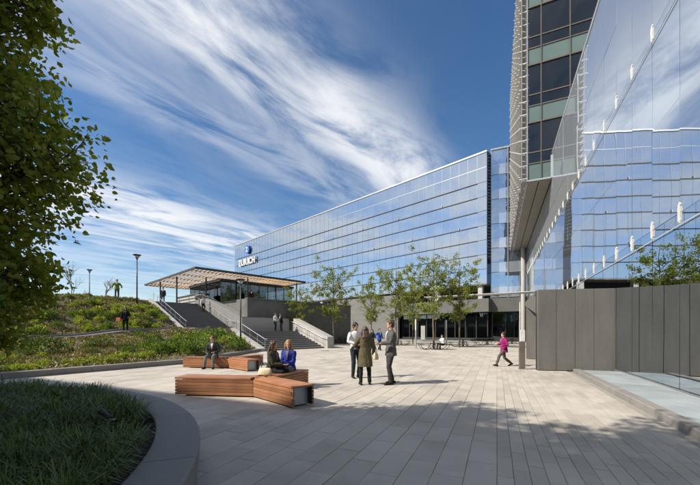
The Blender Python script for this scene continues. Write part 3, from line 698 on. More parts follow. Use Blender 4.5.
# glass paved strip and kerb at its foot
gk = thing('lobby_kerb', 'pale granite kerb edging the frosted glass strip by the lobby wall', 'kerb', FE)
for k in range(10):
    s0 = 3.0+k*1.17; obj('kerb_stone', MB().bevbox(2.60, 2.82, s0+.003, s0+1.167, -.05, .135, .014), MAT['granite'], gk)
gs = thing('glass_floor_strip', 'strip of frosted pale blue glass paving panels along the lobby wall', 'glass paving', FE)
for k in range(30):
    s0 = 3.0+k*.39; obj('glass_panel', MB().box(2.825, 3.99, s0+.005, s0+.385, .03, .10+RND.uniform(-.002, .002)), MAT['glass_floor'], gs)
# louvred upper block
blk = thing('louvred_block', 'dark upper office block with metal louvre screen overhanging on a round column', 'building', FE)
def bbox(name, e0, e1, s0, s1, z0, z1, m, par=blk): return obj(name, MB().box(e0, e1, s0, s1, z0, z1), m, par)
BE0, BS0, BS1, BZ, FLH, NFL = 2.27, 31.0, 56.6, 13.88, 4.75, 5
BT = BZ+NFL*FLH
bbox('rear_wall', 11.6, 12, BS0+.3, BS1, BZ+.3, BT, MAT['dark']); bbox('far_wall', BE0+.2, 12, BS1-.3, BS1, BZ+.3, BT, MAT['backpan']); bbox('core_wall', BE0+.3, 11.6, 37, 37.3, BZ+.3, BT, MAT['dark'])
bbox('side_wall', BE0+.18, BE0+.34, BS0+.35, BS1-.31, BZ+.25, BT, MAT['backpan']); bbox('roof', BE0, 12.1, BS0+.02, BS1, BT+.002, BT+.35, MAT['louver'])
for k in range(NFL+1): bbox('floor_slab', BE0+.36, 11.6, BS0+.30, BS1-.32, BZ+k*FLH-.02 if k else BZ+.24, BZ+k*FLH+.28 if k < NFL else BT-.01, MAT['blind'])
for k in range(12):
    s0 = BS0+.02+k*(BS1-BS0)/12; s1 = BS0+(k+1)*(BS1-BS0)/12
    bbox('soffit_panel', BE0+.02, 3.10, s0+.006, s1-.006, BZ-.06, BZ+.02, MAT['soffit']); bbox('soffit_panel', 3.17, GE-.06, s0+.006, s1-.006, BZ-.06, BZ+.02, MAT['soffit'])
bbox('soffit_deck', BE0+.1, GE-.05, BS0+.1, BS1, BZ+.03, BZ+.2, MAT['dark'])
ec = [2.30, 3.28, 5.28, 7.28, 9.28, 11.28]
for k in range(NFL):
    z0 = BZ+k*FLH
    bbox('slab_edge', BE0, 11.3, BS0-.06, BS0+.28, z0+.005 if k else BZ-.02, z0+.11, MAT['bronze'] if k else MAT['alu'])
    for a, b in zip(ec, ec[1:]):
        bbox('spandrel_panel', a+.03, b-.03, BS0+.02, BS0+.08, z0+.14, z0+1.38, MAT['spandrel_g'])
        bbox('window', a+.03, b-.03, BS0+.04, BS0+.06, z0+1.48, z0+2.30, MAT['glass_dark']); bbox('window', a+.03, b-.03, BS0+.04, BS0+.06, z0+2.40, z0+FLH-.04, MAT['glass_dark'])
        if RND.random() < .75: bbox('blind', a+.08, b-.08, BS0+.3, BS0+.33, z0+FLH-RND.uniform(.4, 1.2), z0+FLH-.05, MAT['blind'])
    bbox('transom', BE0, 11.3, BS0-.04, BS0+.1, z0+1.39, z0+1.47, MAT['bronze']); bbox('transom', BE0, 11.3, BS0-.02, BS0+.1, z0+2.31, z0+2.39, MAT['bronze'])
for a in ec[1:]: bbox('mullion', a-.028, a+.028, BS0-.08, BS0+.12, BZ+.12, BT, MAT['bronze'])
bbox('corner_post', GE-.10, GE+.02, BS0-.12, BS0-.005, BZ, 15.72, MAT['alu']); bbox('corner_post', BE0-.02, BE0+.04, BS0-.09, BS0+.2, BZ-.02, BT+.1, MAT['alu'])
lv = MB().box(1.90, 2.15, BS0-.05, BS1, -.03, .03).mesh('louver', MAT['louver'])
nlv = 44
for k in range(nlv): place('louver', lv, blk, Matrix.Translation((0, 0, BZ+.12+k*(BT-BZ-.1)/nlv)) @ Matrix.Translation((2.02, 0, 0)) @ Matrix.Rotation(R(20), 4, 'Y') @ Matrix.Translation((-2.02, 0, 0)))
for k in range(13):
    s = BS0+.05+k*(BS1-BS0-.1)/12; bbox('screen_rod', 1.84, 1.90, s-.03, s+.03, BZ, BT+.1, MAT['louver'])
br = MB()
for k in range(13):
    s = BS0+.05+k*(BS1-BS0-.1)/12
    for q in range(22): z = BZ+.3+q*(BT-BZ-.3)/22; br.box(1.70, 2.42, s-.02, s+.02, z-.025, z+.025)
tag(obj('screen_bracket', br, MAT['white'], blk), kind='stuff')
obj('column', MB().lathe([(.32, 0), (.32, BZ-.07)], 20, (3.55, 55.2, 0)), MAT['concrete'], blk)

# ------------------------------------------------------------------ taupe metal screen with its roofed entry
A0 = gnd(538, 370.5); P0 = gnd(615, 372); dv = P0-A0; ang = math.atan2(dv.y, dv.x); FP = Matrix.Translation((A0.x, A0.y, 0)) @ Matrix.Rotation(ang, 4, 'Z')
scn = thing('panel_screen', 'tall taupe metal panel screen wall meeting the lobby glass beside the entrance', 'wall', FP)
LW = dv.length-.05; np_ = 4; HW = 3.15
for k in range(np_):
    x0 = k*LW/np_; obj('panel', MB().bevbox(x0+.008, x0+LW/np_-.008, 0, .09, .03, HW, .004), MAT['panel'], scn)
obj('core', MB().box(.02, LW-.02, .02, .30, .0, HW-.02), MAT['dark'], scn)
obj('end_trim', MB().prism([(LW-.006, .004), (LW+.044, .004), (LW+.135, .30), (LW-.006, .30)], .03, HW), MAT['panel'], scn)
dA = 66.05-math.degrees(ang)
FPu = Matrix.Rotation(R(dA-90), 4, 'Z')
rb = MB().prism([(.0, .31), (LW-.12, .31), (LW+1.55, 5.7), (1.72, 5.7)], HW-.17, HW-.004); obj('roof', rb, MAT['panel'], scn)
obj('fascia', MB().hexa([FPu @ Vector(q) for q in ((-.03, .1, HW-.95), (-.0, .1, HW-.95), (-.0, 6.0, HW-.2), (-.03, 6.0, HW-.2))], [FPu @ Vector(q) for q in ((-.03, .1, HW), (0, .1, HW), (0, 6.0, HW), (-.03, 6.0, HW))]), MAT['panel'], scn)
for k in range(2): obj('panel', MB().box(k*1.1+.005, k*1.1+1.095, 5.75, 5.9, .03, HW-.18, FPu), MAT['panel'], scn)
# card reader pylon
q = gnd(522, 369.2); py = thing('entry_pylon', 'slim metal entry pylon with a pale panel on top, before the taupe screen', 'pylon', Matrix.Translation((q.x, q.y, 0)) @ Matrix.Rotation(R(-8), 4, 'Z'))
obj('post', MB().bevbox(-.10, .10, -.07, .07, 0, 1.12, .006), MAT['bronze'], py); obj('display', MB().bevbox(-.085, .10, -.04, .03, 1.125, 1.58, .01), MAT['white'], py); obj('base_plate', MB().box(-.14, .14, -.1, .1, 0, .02), MAT['steel'], py)

# building off to the left whose shadow lies over the near paving
FB = frame(-18.4, -2.0, 0, 156.05)
sb = thing('side_building', 'tall plain grey building beyond the round planter, shading the paving', 'building', FB)
obj('wall', MB().box(0, 46, 0, 14, 0, 18.3), MAT['concrete_dk'], sb); obj('roof', MB().box(-.2, 46.2, -.2, 14.2, 18.3, 18.6), MAT['alu'], sb)
for f in range(5):
    for k in range(15): obj('window', MB().box(1.5+k*3, 3.6+k*3, -.05, .02, 1.0+f*3.6, 3.2+f*3.6), MAT['glass_wing'], sb)
    for k in range(15): obj('window', MB().box(1.5+k*3, 3.6+k*3, 13.98, 14.05, 1.0+f*3.6, 3.2+f*3.6), MAT['glass_wing'], sb)

rb_ = thing('sky_block_building', 'unseen grey flat-roofed building added to cut sky light over the court', 'building', FE)  # unseen block, added to keep sky light off the foreground
obj('wall', MB().box(-21, 26, -24, -9.6, 0, 14.0), MAT['concrete_dk'], rb_); obj('roof', MB().box(-21.2, 26.2, -24.2, -9.4, 14.0, 14.3), MAT['alu'], rb_)
for f in range(3):
    for k in range(15): obj('window', MB().box(-20+k*3, -17.9+k*3, -9.62, -9.55, 1.0+f*3.6, 3.2+f*3.6), MAT['glass_wing'], rb_)

# ------------------------------------------------------------------ timber benches (three arms each)
def bench(x, y, rot, label):
    t = thing('timber_bench', label, 'bench', frame(x, y, 0, rot), 'three-armed timber benches')
    H, wd = .45, .52; half = wd/2
    arms = [(174, 2.02, .10, .195), (-46, 1.72, .18, .10), (66, 1.75, .195, .18)]
    for ang, ln, s_ccw, s_cw in arms:
        M = Matrix.Rotation(R(ang), 4, 'Z'); arm = obj('frame', MB().box(.12, ln-.172, -half+.05, half-.05, .03, H-.06, M).box(.25, ln-.02, -half+.036, -half+.048, .03, H-.06, M).box(.25, ln-.02, half-.048, half-.036, .03, H-.06, M), MAT['steel_dk'], t)
        obj('end_plate', MB().box(ln-.17, ln-.155, -half+.045, half-.045, .03, H-.055, M), MAT['alu'], arm)
        nb = 5; bh = (H-.05-.035)/nb
        for k in range(nb):
            z0 = .035+k*bh+RND.uniform(-.001, .001)
            for sgn in (-1, 1):
                st_ = s_ccw if sgn > 0 else s_cw
                obj('side_board', MB().bevbox(st_, ln, -.016, .016, 0, bh-.010, .004), MAT['bench_wood'], arm, M @ Matrix.Translation((0, sgn*(half-.018), z0)))
        nt_ = 5; bw = wd/nt_
        for k in range(nt_):
            obj('top_board', MB().bevbox(.02 if k == 2 else .16, ln+.012, -bw/2+.003, bw/2-.003, 0, .042, .004), MAT['bench_wood'], arm, M @ Matrix.Translation((0, -half+(k+.5)*bw, H-.045)))
    obj('hub', MB().prism([(.2*math.cos(a*math.pi/3+.3), .33*math.sin(a*math.pi/3+.3)) for a in range(6)], .03, H-.05), MAT['bench_wood'], t)
    return t
bench(-2.13, 7.93, 0, 'three-armed timber bench with two women and a cream handbag on it')
bench(-4.95, 13.95, 2, 'three-armed timber bench with a lone man sitting, beside the planted bed')

# ------------------------------------------------------------------ round planter in the foreground
PC = Vector((-6.5, 1.2)); RO, RI, ZR = 5.43, 5.0, .45
plt = thing('round_planter', 'large round planter with smooth dark concrete coping, filled with grasses', 'planter', Matrix.Translation((PC.x, PC.y, 0)))
NS = 20
prof = [(RO-.03, 0), (RO-.03, .06), (RO, ZR-.02), (RO-.006, ZR-.006), (RO-.02, ZR), (RI+.015, ZR), (RI+.004, ZR-.004), (RI, ZR-.015), (RI+.02, .1)]
for k in range(NS):
    a0, a1 = 2*math.pi*k/NS+.0009, 2*math.pi*(k+1)/NS-.0009; V = []; F = []; m = 9; n = len(prof)
    for i in range(m+1):
        a = a0+(a1-a0)*i/m; V += [(r_*math.cos(a), r_*math.sin(a), z) for r_, z in prof]
    for i in range(m):
        for j in range(n-1): F.append((i*n+j, (i+1)*n+j, (i+1)*n+j+1, i*n+j+1))
    F.append(tuple(range(n))); F.append(tuple(reversed(range(m*n, m*n+n))))
    q = MB(); q.v = V; q.f = F; obj('coping_stone', q, MAT['cast'], plt)
obj('soil', MB().lathe([(RI+.03, .1), (RI+.02, .34), (4.4, .37), (2, .42), (.01, .44)], 64), MAT['soil'], plt, None, True)
# grasses
def blades(n_cl, per, rr, zr, hmin, hmax, keep):
    P = []; D = []; Hh = []
    cnt = 0
    while cnt < n_cl:
        a = RND.uniform(0, 2*math.pi); r_ = rr*math.sqrt(RND.random()); x, y = PC.x+r_*math.cos(a), PC.y+r_*math.sin(a)
        if not keep(x, y): continue
        cnt += 1; hh = RND.uniform(hmin, hmax)
        for _ in range(per):
            b = RND.uniform(0, 2*math.pi); q = RND.uniform(0, .05); lean = RND.uniform(.1, 1.0)
            P.append((x+q*math.cos(b), y+q*math.sin(b), zr)); D.append((math.cos(b)*lean, math.sin(b)*lean, 1)); Hh.append(hh*RND.uniform(.55, 1.1))
    return np.array(P), np.array(D), np.array(Hh)
P, D, Hh = blades(980, 40, 4.82, .365, .26, .50, lambda x, y: y > .9 and x > -10.5 and x/max(y, .1) > -1.35 and math.hypot(x+2.6, y-3.5) > .30 and math.hypot(x+2.4, y-3.2) > .24)
D = D/np.linalg.norm(D, axis=1, keepdims=True); h = Hh[:, None]; hor = D.copy(); hor[:, 2] = 0
side = np.stack([-D[:, 1], D[:, 0], np.zeros(len(D))], 1); side /= np.maximum(np.linalg.norm(side, axis=1, keepdims=True), 1e-6)
wd = NPR.uniform(.003, .0065, (len(P), 1)); c0 = P; c1 = P + D*h*.5; c2 = P + D*h*.82 + hor*h*.18 - np.array([0,0,1])*h*.06*1.2; c3 = P + D*h + hor*h*.55 - np.array([0,0,1])*h*.34
V = np.stack([c0-side*wd, c0+side*wd, c1-side*wd, c1+side*wd, c2-side*wd*.7, c2+side*wd*.7, c3], 1).reshape(-1, 3); i = np.arange(len(P))*7
F = np.concatenate([np.stack(q, 1) for q in ((i,i+1,i+3),(i,i+3,i+2),(i+2,i+3,i+5),(i+2,i+5,i+4),(i+4,i+5,i+6))])
tag(place('planter_grass', np_mesh('planter_grass', V, F, MAT['blade'])), 'dark green arching grass filling the round planter', 'grass', kind='stuff')
# broad leaved plants between the grass
bp = thing('broadleaf_plant', 'low broad-leaved plant among the dark grass in the round planter', 'plant', group='broad-leaved plants in the planter')
n = 15; an = NPR.uniform(0, 6.28, n); Pn = np.stack([.03*np.cos(an), .03*np.sin(an), NPR.uniform(.02, .16, n)], 1); Dn = np.stack([np.cos(an), np.sin(an), NPR.uniform(.3, 1.1, n)], 1)
V, F = leaves(Pn, Dn, NPR.uniform(.10, .19, n), .36, .10, .25); Vs, Fs = leaves(Pn*0+np.array([0,0,-.03]), Dn*np.array([.3,.3,1]), np.full(n, .16), .05, 0, 0)
place('foliage', np_mesh('foliage', *merge([(V, F), (Vs, Fs)]), MAT['broad']), bp)
first = True
for k in range(42):
    for _ in range(60):
        x, y = RND.uniform(-6.5, -1.7), RND.uniform(2.5, 6.0)
        if (Vector((x, y))-PC).length < 4.6 and x/y > -1.15 and math.hypot(x+2.5, y-3.35) > .55: break
    M = Matrix.Translation((x, y, .37+RND.uniform(.06, .16))) @ Matrix.Rotation(RND.uniform(0, 6.28), 4, 'Z') @ Matrix.Scale(RND.uniform(.55, .9), 4)
    if first: bp.matrix_world = M; first = False
    else: copy_thing(bp, M)
# garden spotlight
q = at(108, 419, 3.65); sl_ = thing('garden_spotlight', 'small black spotlight standing in the round planter', 'lamp', Matrix.Translation((q.x, q.y, .44)) @ Matrix.Scale(.82, 4))
obj('stake', MB().tube([(0,0,-.15), (0,0,.17)], .012, 8), MAT['steel_dk'], sl_); obj('lamp_head', MB().tube([(.03, 0, .17), (-.02, .01, .20), (-.13, .03, .265)], [.03, .036, .042], 12), MAT['steel_dk'], sl_); obj('bracket_or_glint', MB().box(-.03, .09, -.03, .03, .145, .16), MAT['alu'], sl_)

# ------------------------------------------------------------------ shrubs on the slope
def shrub_mesh(name, material, r, h, n, ls, up=.5, shell=.55):
    th = NPR.uniform(0, 2*np.pi, n); cz = NPR.uniform(0, 1, n); rr = (shell+(1-shell)*NPR.uniform(0, 1, n)**.5)
    sxy = np.sqrt(np.maximum(0, 1-cz**2)); lump = 1+.18*np.sin(th*3+NPR.uniform(0, 6))+.12*np.sin(th*5+cz*6)
    P = np.stack([r*rr*lump*sxy*np.cos(th), r*rr*lump*sxy*np.sin(th), h*rr*lump*cz+.02], 1)
    D = np.stack([sxy*np.cos(th), sxy*np.sin(th), cz+up], 1)+NPR.normal(0, .45, (n, 3))
    return np_mesh(name, *leaves(P, D, NPR.uniform(.6, 1.2, n)*ls, .34), material)
KINDS = {
 'lime': ('lime_shrub', 'low lime green perennial clump on the planted slope', 'shrub', 'lime green clumps on the slope', [shrub_mesh('foliage', MAT['leaf_lime'], .36, .34, 330, .10) for _ in range(3)]),
 'green': ('green_shrub', 'mid green leafy shrub on the planted slope', 'shrub', 'mid green shrubs on the slope', [shrub_mesh('foliage', MAT['leaf_green'], .42, .42, 380, .10) for _ in range(3)]),
 'dark': ('dark_bush', 'rounded dark green bush below the slope path', 'bush', 'dark bushes below the path', [shrub_mesh('foliage', MAT['leaf_dark'], .62, .72, 800, .095) for _ in range(2)]),
 'dry': ('dry_clump', 'brownish seed-headed clump on the planted slope', 'shrub', 'brown clumps on the slope', [shrub_mesh('foliage', MAT['leaf_dry'], .38, .36, 300, .10, 1.2) for _ in range(3)]),
}
nshrub = {}
def shrub(kind, x, y, sc, label=None):
    nm, lb, ct, gr, ms = KINDS[kind]; z = hill_z(x, y)
    r = thing(nm, label or lb, ct, Matrix.Translation((x, y, z-.03)) @ Matrix.Rotation(RND.uniform(0, 6.28), 4, 'Z') @ Matrix.Diagonal((sc, sc, sc*RND.uniform(.85, 1.15), 1)), gr)
    place('foliage', RND.choice(ms), r); 
    nshrub[kind] = nshrub.get(kind, 0)+1
    return r
def nm_pt(n, m): q = Vector((-7.9, 15.4))+ND*n+MD*m; return q.x, q.y
def in_bed(x, y, pad=.35):
    r = Vector((x, y))-B0; s, t = r.dot(A_), r.dot(W_)
    if s > -.5 and t > (-.5-pad if s < 4.2 else -3.5-pad): return False
    if y > 25 and x > -7.6: return False
    if 15.6 < y < 25.3 and x > -8.0+(y-15.6)*.1-pad: return False
    return True
# light tufts along the front kerb
for k in range(26):
    n_, m_ = RND.uniform(.5, 2.2), -9.5+k*.36+RND.uniform(-.15, .15); x, y = nm_pt(n_, m_)
    shrub('lime', x, y, RND.uniform(.55, .85), 'small lime green tuft beside the granite bed kerb')['group'] = 'tufts beside the bed kerb'
for n_, m_, sc in ((5.4, -3.6, 1.25), (6.2, -1.0, .8), (4.6, -.4, .75), (6.4, 1.9, .8), (3.6, -2.2, .5), (7.8, 4.2, .6)):
    x, y = nm_pt(n_, m_); shrub('dark', x, y, sc)
for k in range(130):
    n_, m_ = RND.uniform(1.2, 10), RND.uniform(-9, 9.5); x, y = nm_pt(n_, m_)
    if not in_bed(x, y): continue
    shrub(RND.choice(['dry', 'dry', 'green', 'lime', 'dry']), x, y, RND.uniform(.45, .85))
for k in range(430):
    n_, m_ = RND.uniform(12.2, 20.5), RND.uniform(-12, 10); x, y = nm_pt(n_, m_)
    if not in_bed(x, y): continue
    pr = RND.random(); kind = ('lime' if pr < .55 else 'green' if pr < .85 else 'dry') if n_ < 18 else ('dry' if pr < .6 else 'green' if pr < .8 else 'lime')
    shrub(kind, x, y, RND.uniform(.7, 1.3) if n_ < 17.5 else RND.uniform(.45, .7))
# bright leafy bed behind the far bench, up to the stairs
for k in range(75):
    y = RND.uniform(16.5, 27.5); x = -8.0+(y-15.6)*.1-RND.uniform(.35, 3.6)
    if not in_bed(x, y, .2): continue
    shrub(RND.choice(['green', 'lime', 'green']), x, y, RND.uniform(.8, 1.5), 'bright leafy shrub in the bed between the bench of the lone man and the stairs')['group'] = 'bright shrubs beside the stairs'
# low cover between the shrubs
n = 62000; nn = NPR.uniform(.3, 21, n); mm = NPR.uniform(-12, 11, n); X = -7.9+ND.x*nn+MD.x*mm; Y = 15.4+ND.y*nn+MD.y*mm
ok = np.array([in_bed(a, b, 0) and not (10.5 < c < 11.95) for a, b, c in zip(X, Y, nn)]) & (NPR.uniform(0, 1, n) < .35+.65*(np.sin(X*1.7)+np.sin(Y*1.3+X*.4) > -.6))
X, Y = X[ok], Y[ok]; Z = np.array([hill_z(a, b) for a, b in zip(X, Y)])+NPR.uniform(0, .07, len(X))
P = np.stack([X, Y, Z], 1); D = NPR.normal(0, .6, P.shape)+np.array([0,0,.55])
tag(place('ground_cover', np_mesh('ground_cover', *leaves(P, D, NPR.uniform(.07, .17, len(P)), .36), MAT['leaf_dry'])), 'low brown and olive ground cover plants over the slope', 'ground cover', kind='stuff')

# ------------------------------------------------------------------ trees
def limb_path(a, b, k, wob):
    a, b = Vector(a), Vector(b); pts = []
    for i in range(k+1):
        f = i/k; q = a.lerp(b, f); w_ = wob*math.sin(math.pi*f); pts.append(q+Vector((RND.gauss(0, w_), RND.gauss(0, w_), RND.gauss(0, w_*.6)+w_*.4)))
    pts[0], pts[-1] = a, b; return pts
def big_tree(label, base, lobes, ncl, per, ls, trunk_h, keep=None, lean=(0,0)):
    t = thing('leafy_tree', label, 'tree', Matrix.Translation(base)); tr = MB(); b = Vector(base)
    top = Vector((lean[0], lean[1], trunk_h)); tp = limb_path((0,0,-.1), top, 7, .07); tr.tube(tp, [.17-.012*i for i in range(8)], 10)
    Pc = []; wts = [r_[0]*r_[1]*r_[2] for _, r_ in lobes]; wts = [max(w, .25) for w in wts]; tot = sum(wts)
    for (c, r_), w in zip(lobes, wts):
        c = Vector(c)-b; hz = max(.9, min(trunk_h-.3, c.z-.9)); f = hz/trunk_h; root = Vector((top.x*f, top.y*f, hz))
        lp = limb_path(root, c, 6, .10); tr.tube(lp, [.075-.009*i for i in range(7)], 8)
        for _ in range(int(ncl*w/tot)):
            while True:
                q = Vector((RND.gauss(0, .55), RND.gauss(0, .55), RND.gauss(0, .55)))
                if .25 < q.length < 1.0: break
            rr = .55+.45*RND.random(); q = q.normalized()*rr*(1+.16*math.sin(q.x*9+q.z*7)); p = c+Vector((q.x*r_[0], q.y*r_[1], q.z*r_[2]))
            Pc.append((p, lp[RND.randint(3, 6)]))
            if RND.random() < .75: tr.tube(limb_path(lp[RND.randint(2, 6)], p, 3, .05), [.013, .010, .007, .004], 4)
    n = len(Pc)*per; C = np.repeat(np.array([tuple(p) for p, _ in Pc]), per, 0); O = np.repeat(np.array([tuple((p-q).normalized()) for p, q in Pc]), per, 0)
    P = C+NPR.normal(0, 1, (n, 3))*np.repeat(NPR.uniform(.05, .12, (len(Pc), 1)), per, 0); D = O*.5+NPR.normal(0, .55, (n, 3))+np.array([0,0,-.45])
    obj('trunk', tr, MAT['bark'], t, None, True); place('crown', np_mesh('crown', *leaves6(P, D, NPR.uniform(.5, 1.3, n)*ls, .40, .10, .14), MAT['leaf_big']), t)
    return t
d5 = 4.0
def lob(px, py, r, d=d5, k=1.0): q = at(px, py, d); r_ = r*d/FPX; return (tuple(q), (r_, r_*1.1*k, r_))
big_tree('large dark leafy tree leaning over the round planter', (-5.7, 3.75, .38),
    [lob(36, 138, 52), lob(50, 168, 46), lob(10, 108, 50), lob(-12, 16, 46), lob(26, 2, 26), lob(-34, 62, 62), lob(10, 203, 44), lob(-12, 262, 52), lob(14, 278, 34), lob(-14, 322, 28), lob(-60, 200, 90, 3.9), lob(-110, 60, 100, 3.9), lob(-50, -50, 70), lob(-130, -80, 80, 3.8), lob(-190, 20, 90, 3.7), lob(-180, 160, 90, 3.8), lob(-70, 290, 50, 3.7)],
    1750, 21, .077, 4.2)
big_tree('leafy tree growing in the middle of the round planter', (-6.0, .7, .4),
    [((-6.0, .7, 7.2), (2.1, 2.1, 1.7)), ((-4.9, .4, 7.6), (1.5, 1.6, 1.2)), ((-7.0, 1.4, 7.0), (1.7, 1.7, 1.4)), ((-5.4, -.5, 6.9), (1.8, 1.5, 1.3)), ((-4.6, 1.3, 8.3), (1.3, 1.3, 1.0)), ((-6.8, -.6, 8.2), (1.6, 1.6, 1.2)), ((-3.9, -.3, 8.6), (1.2, 1.2, .9)), ((-5.0, -1.4, 7.4), (1.7, 1.5, 1.2)), ((-4.0, -1.2, 6.9), (1.3, 1.3, 1.0)), ((-5.4, .4, 6.1), (1.6, 1.6, 1.0))], 2300, 14, .13, 7.0)
big_tree('unseen leafy tree added to block sky light over the paving', (-2.6, -4.6, 0),  # out-of-view crown added to dim the sky above the near paving
    [((-2.6, -4.6, 6.4), (2.6, 2.6, 2.0)), ((-1.2, -3.6, 5.4), (1.9, 1.9, 1.5)), ((-3.8, -3.4, 5.2), (2, 2, 1.6)), ((-2.2, -5.8, 5.6), (2, 2, 1.6))], 1000, 10, .14, 6.0)
def young_tree(seed, h=8.6, nleaf=5200):
    rg = random.Random(seed); tr = MB(); tp = [Vector((rg.gauss(0, .03), rg.gauss(0, .03), h*.92*i/8)) for i in range(9)]; tp[0] = Vector((0,0,-.05))
    tr.tube(tp, [.085-.0085*i for i in range(9)], 8); tips = []
    for k in range(26):
        f = .28+.68*k/34; z = h*.92*f; a = k*2.4+rg.uniform(-.5, .5); ln = (1.75*math.sin(math.pi*min(1, (f-.18)*1.08))**.7+.35)*rg.uniform(.65, 1.2); up = rg.uniform(.45, .95)
        b0 = Vector((0,0,z)); b1 = b0+Vector((math.cos(a)*ln, math.sin(a)*ln, ln*up)); lp = limb_path(b0, b1, 4, .05); tr.tube(lp, [.026, .02, .015, .010, .005], 5)
        for _ in range(6):
            q0 = lp[rg.randint(1, 4)]; q1 = q0+Vector((rg.gauss(0, .3), rg.gauss(0, .3), rg.uniform(.0, .45))); tr.tube([q0, q1], [.008, .004], 4); tips += [(q0, q1)]
    per = max(1, nleaf//len(tips)); P = []; 
    for q0, q1 in tips:
        dens = rg.choice([.3, .8, 1.2, 1.7])
        for _ in range(int(per*dens)+1): P.append(tuple(q0.lerp(q1, rg.uniform(.2, 1.15))+Vector((rg.gauss(0, .10), rg.gauss(0, .10), rg.gauss(0, .09)))))
    P = np.array(P); D = NPR.normal(0, .7, P.shape)+np.array([0,0,-.2])
    return tr.mesh('trunk', MAT['bark_l'], True), np_mesh('crown', *leaves(P, D, NPR.uniform(.09, .17, len(P)), .30), MAT['leaf_young'])
YT = [young_tree(s) for s in (1, 2, 3)]
def ytree(px, py, top, v, label):
    q = gnd(px, py); hh = (HZ-top)/FPX*q.y+CAMH; sc = hh/8.6*1.1
    t = thing('young_tree', label, 'tree', Matrix.Translation((q.x, q.y, 0)) @ Matrix.Rotation(v*1.3+px, 4, 'Z') @ Matrix.Diagonal((sc*.95, sc*.95, sc, 1)), 'young trees on the plaza')
    place('trunk', YT[v % 3][0], t); place('crown', YT[v % 3][1], t)
ytree(333.5, 345.6, 263, 0, 'slender young tree between the stair end wall and the sloped grey wall')
ytree(371, 344, 277, 1, 'young tree standing behind the talking group, before the sloped grey wall')
ytree(396, 345.5, 262, 2, 'bushy young tree at the corner where the dark shopfront begins')
ytree(433.5, 347.5, 252, 0, 'tallest young tree, beside the table where a man sits')
ytree(459.5, 347.3, 261, 1, 'young tree beside the empty table next to the seated man')
ytree(413, 343.2, 280, 2, 'thin young tree beside the white sign board by the shopfront')
ytree(300, 345.6, 284, 1, 'small young tree growing behind the stair cheek wall')
# bare trees on the crest
def bare_tree(seed, h):
    rg = random.Random(seed); tr = MB()
    def grow(p, d, ln, r_, lv):
        q = p+d*ln; tr.tube([p, p.lerp(q, .5)+Vector((rg.gauss(0, .03), rg.gauss(0, .03), 0)), q], [r_, r_*.8, r_*.6], 5)
        if lv == 0: return
        for _ in range(rg.choice([3, 3, 4])):
            nd_ = (d+Vector((rg.gauss(0, .5), rg.gauss(0, .5), rg.uniform(0, .5)))).normalized(); grow(p.lerp(q, rg.uniform(.45, 1)), nd_, ln*rg.uniform(.5, .78), r_*.55, lv-1)
    grow(Vector((0,0,-.2)), Vector((0,0,1)), h*.38, .06, 4); return tr.mesh('trunk', MAT['bark_l'])
for px, d_, h_, sd_, lb in ((72, 36, 5.0, 5, 'bare tree on the hill crest, near the leafy tree'), (106, 34, 3.4, 9, 'small bare tree on the crest beside the person in green'), (86, 48, 4.2, 12, 'faint bare tree behind the lamp post between the other bare trees')):
    p = at(px, 300, d_); z = hill_z(p.x, p.y); me = bare_tree(sd_, h_); t = thing('bare_tree', lb, 'tree', Matrix.Translation((p.x, p.y, z)), 'bare trees on the crest')
    place('trunk', me, t); co = np.zeros(len(me.vertices)*3); me.vertices.foreach_get('co', co); co = co.reshape(-1, 3); co = co[co[:, 2] > h_*.45][::7]
    place('crown', np_mesh('crown', *leaves(co, NPR.normal(0, 1, co.shape), NPR.uniform(.03, .07, len(co)), .35), MAT['leaf_dry']), t)

# ------------------------------------------------------------------ lamps
def lamp(px, d, h, z, label):
    p = at(px, 300, d); t = thing('street_lamp', label, 'street lamp', Matrix.Translation((p.x, p.y, z)), 'lamp posts with flared tops')
    obj('base', MB().lathe([(.13, -.1), (.13, .05), (.07, .10)], 14), MAT['steel_dk'], t, None, True); obj('pole', MB().lathe([(.058, .1), (.045, h-.42)], 12), MAT['steel_dk'], t, None, True)
    hd = obj('lamp_head', MB().lathe([(.05, h-.42), (.09, h-.36), (.05, h-.30), (.22, h-.10), (.33, h-.02), (.34, h+.02), (.18, h+.05)], 20), MAT['steel_dk'], t, None, True)
    obj('lens', MB().lathe([(.06, h-.34), (.10, h-.30), (.24, h-.10), (.1, h-.07)], 16), MAT['alu'], hd, None, True)
p = at(137, 302, 30); lamp(137, 30, 4.5, hill_z(p.x, p.y), 'flared-top lamp post on the crest beside the timber canopy')
p = at(89.5, 302, 44); lamp(89.5, 44, 5.0, hill_z(p.x, p.y), 'flared-top lamp post on the crest between two bare trees')
p = at(240.7, 347, 24.2); lamp(240.7, 24.2, 4.75, hill_z(p.x, p.y), 'lamp post rising from the bed beside the lower stair flight')
def light_column(px, py, top, label):
    q = gnd(px, py); h = (py-top)*q.y/FPX; t = thing('light_column', label, 'light column', Matrix.Translation((q.x, q.y, 0)), 'slim light columns')
    obj('post', MB().lathe([(.075, 0), (.075, h*.62)], 12), MAT['alu'], t); obj('light_tube', MB().lathe([(.07, h*.62+.003), (.07, h-.03)], 12), MAT['white'], t); obj('cap', MB().lathe([(.08, h-.03), (.08, h)], 12), MAT['alu'], t)
light_column(415.8, 348.3, 319, 'slim light column before the white sign board')
light_column(446.4, 344.5, 320, 'slim light column behind the man seated at the table')
light_column(353.3, 344.5, 320, 'slim light column behind the man in the white shirt')
light_column(339.5, 342.5, 321, 'slim light column beside the young tree at the stair end wall')
q = gnd(423, 341); sg = thing('sign_board', 'tall blank white sign board standing by the shopfront', 'sign', Matrix.Translation((q.x, q.y, 0)))
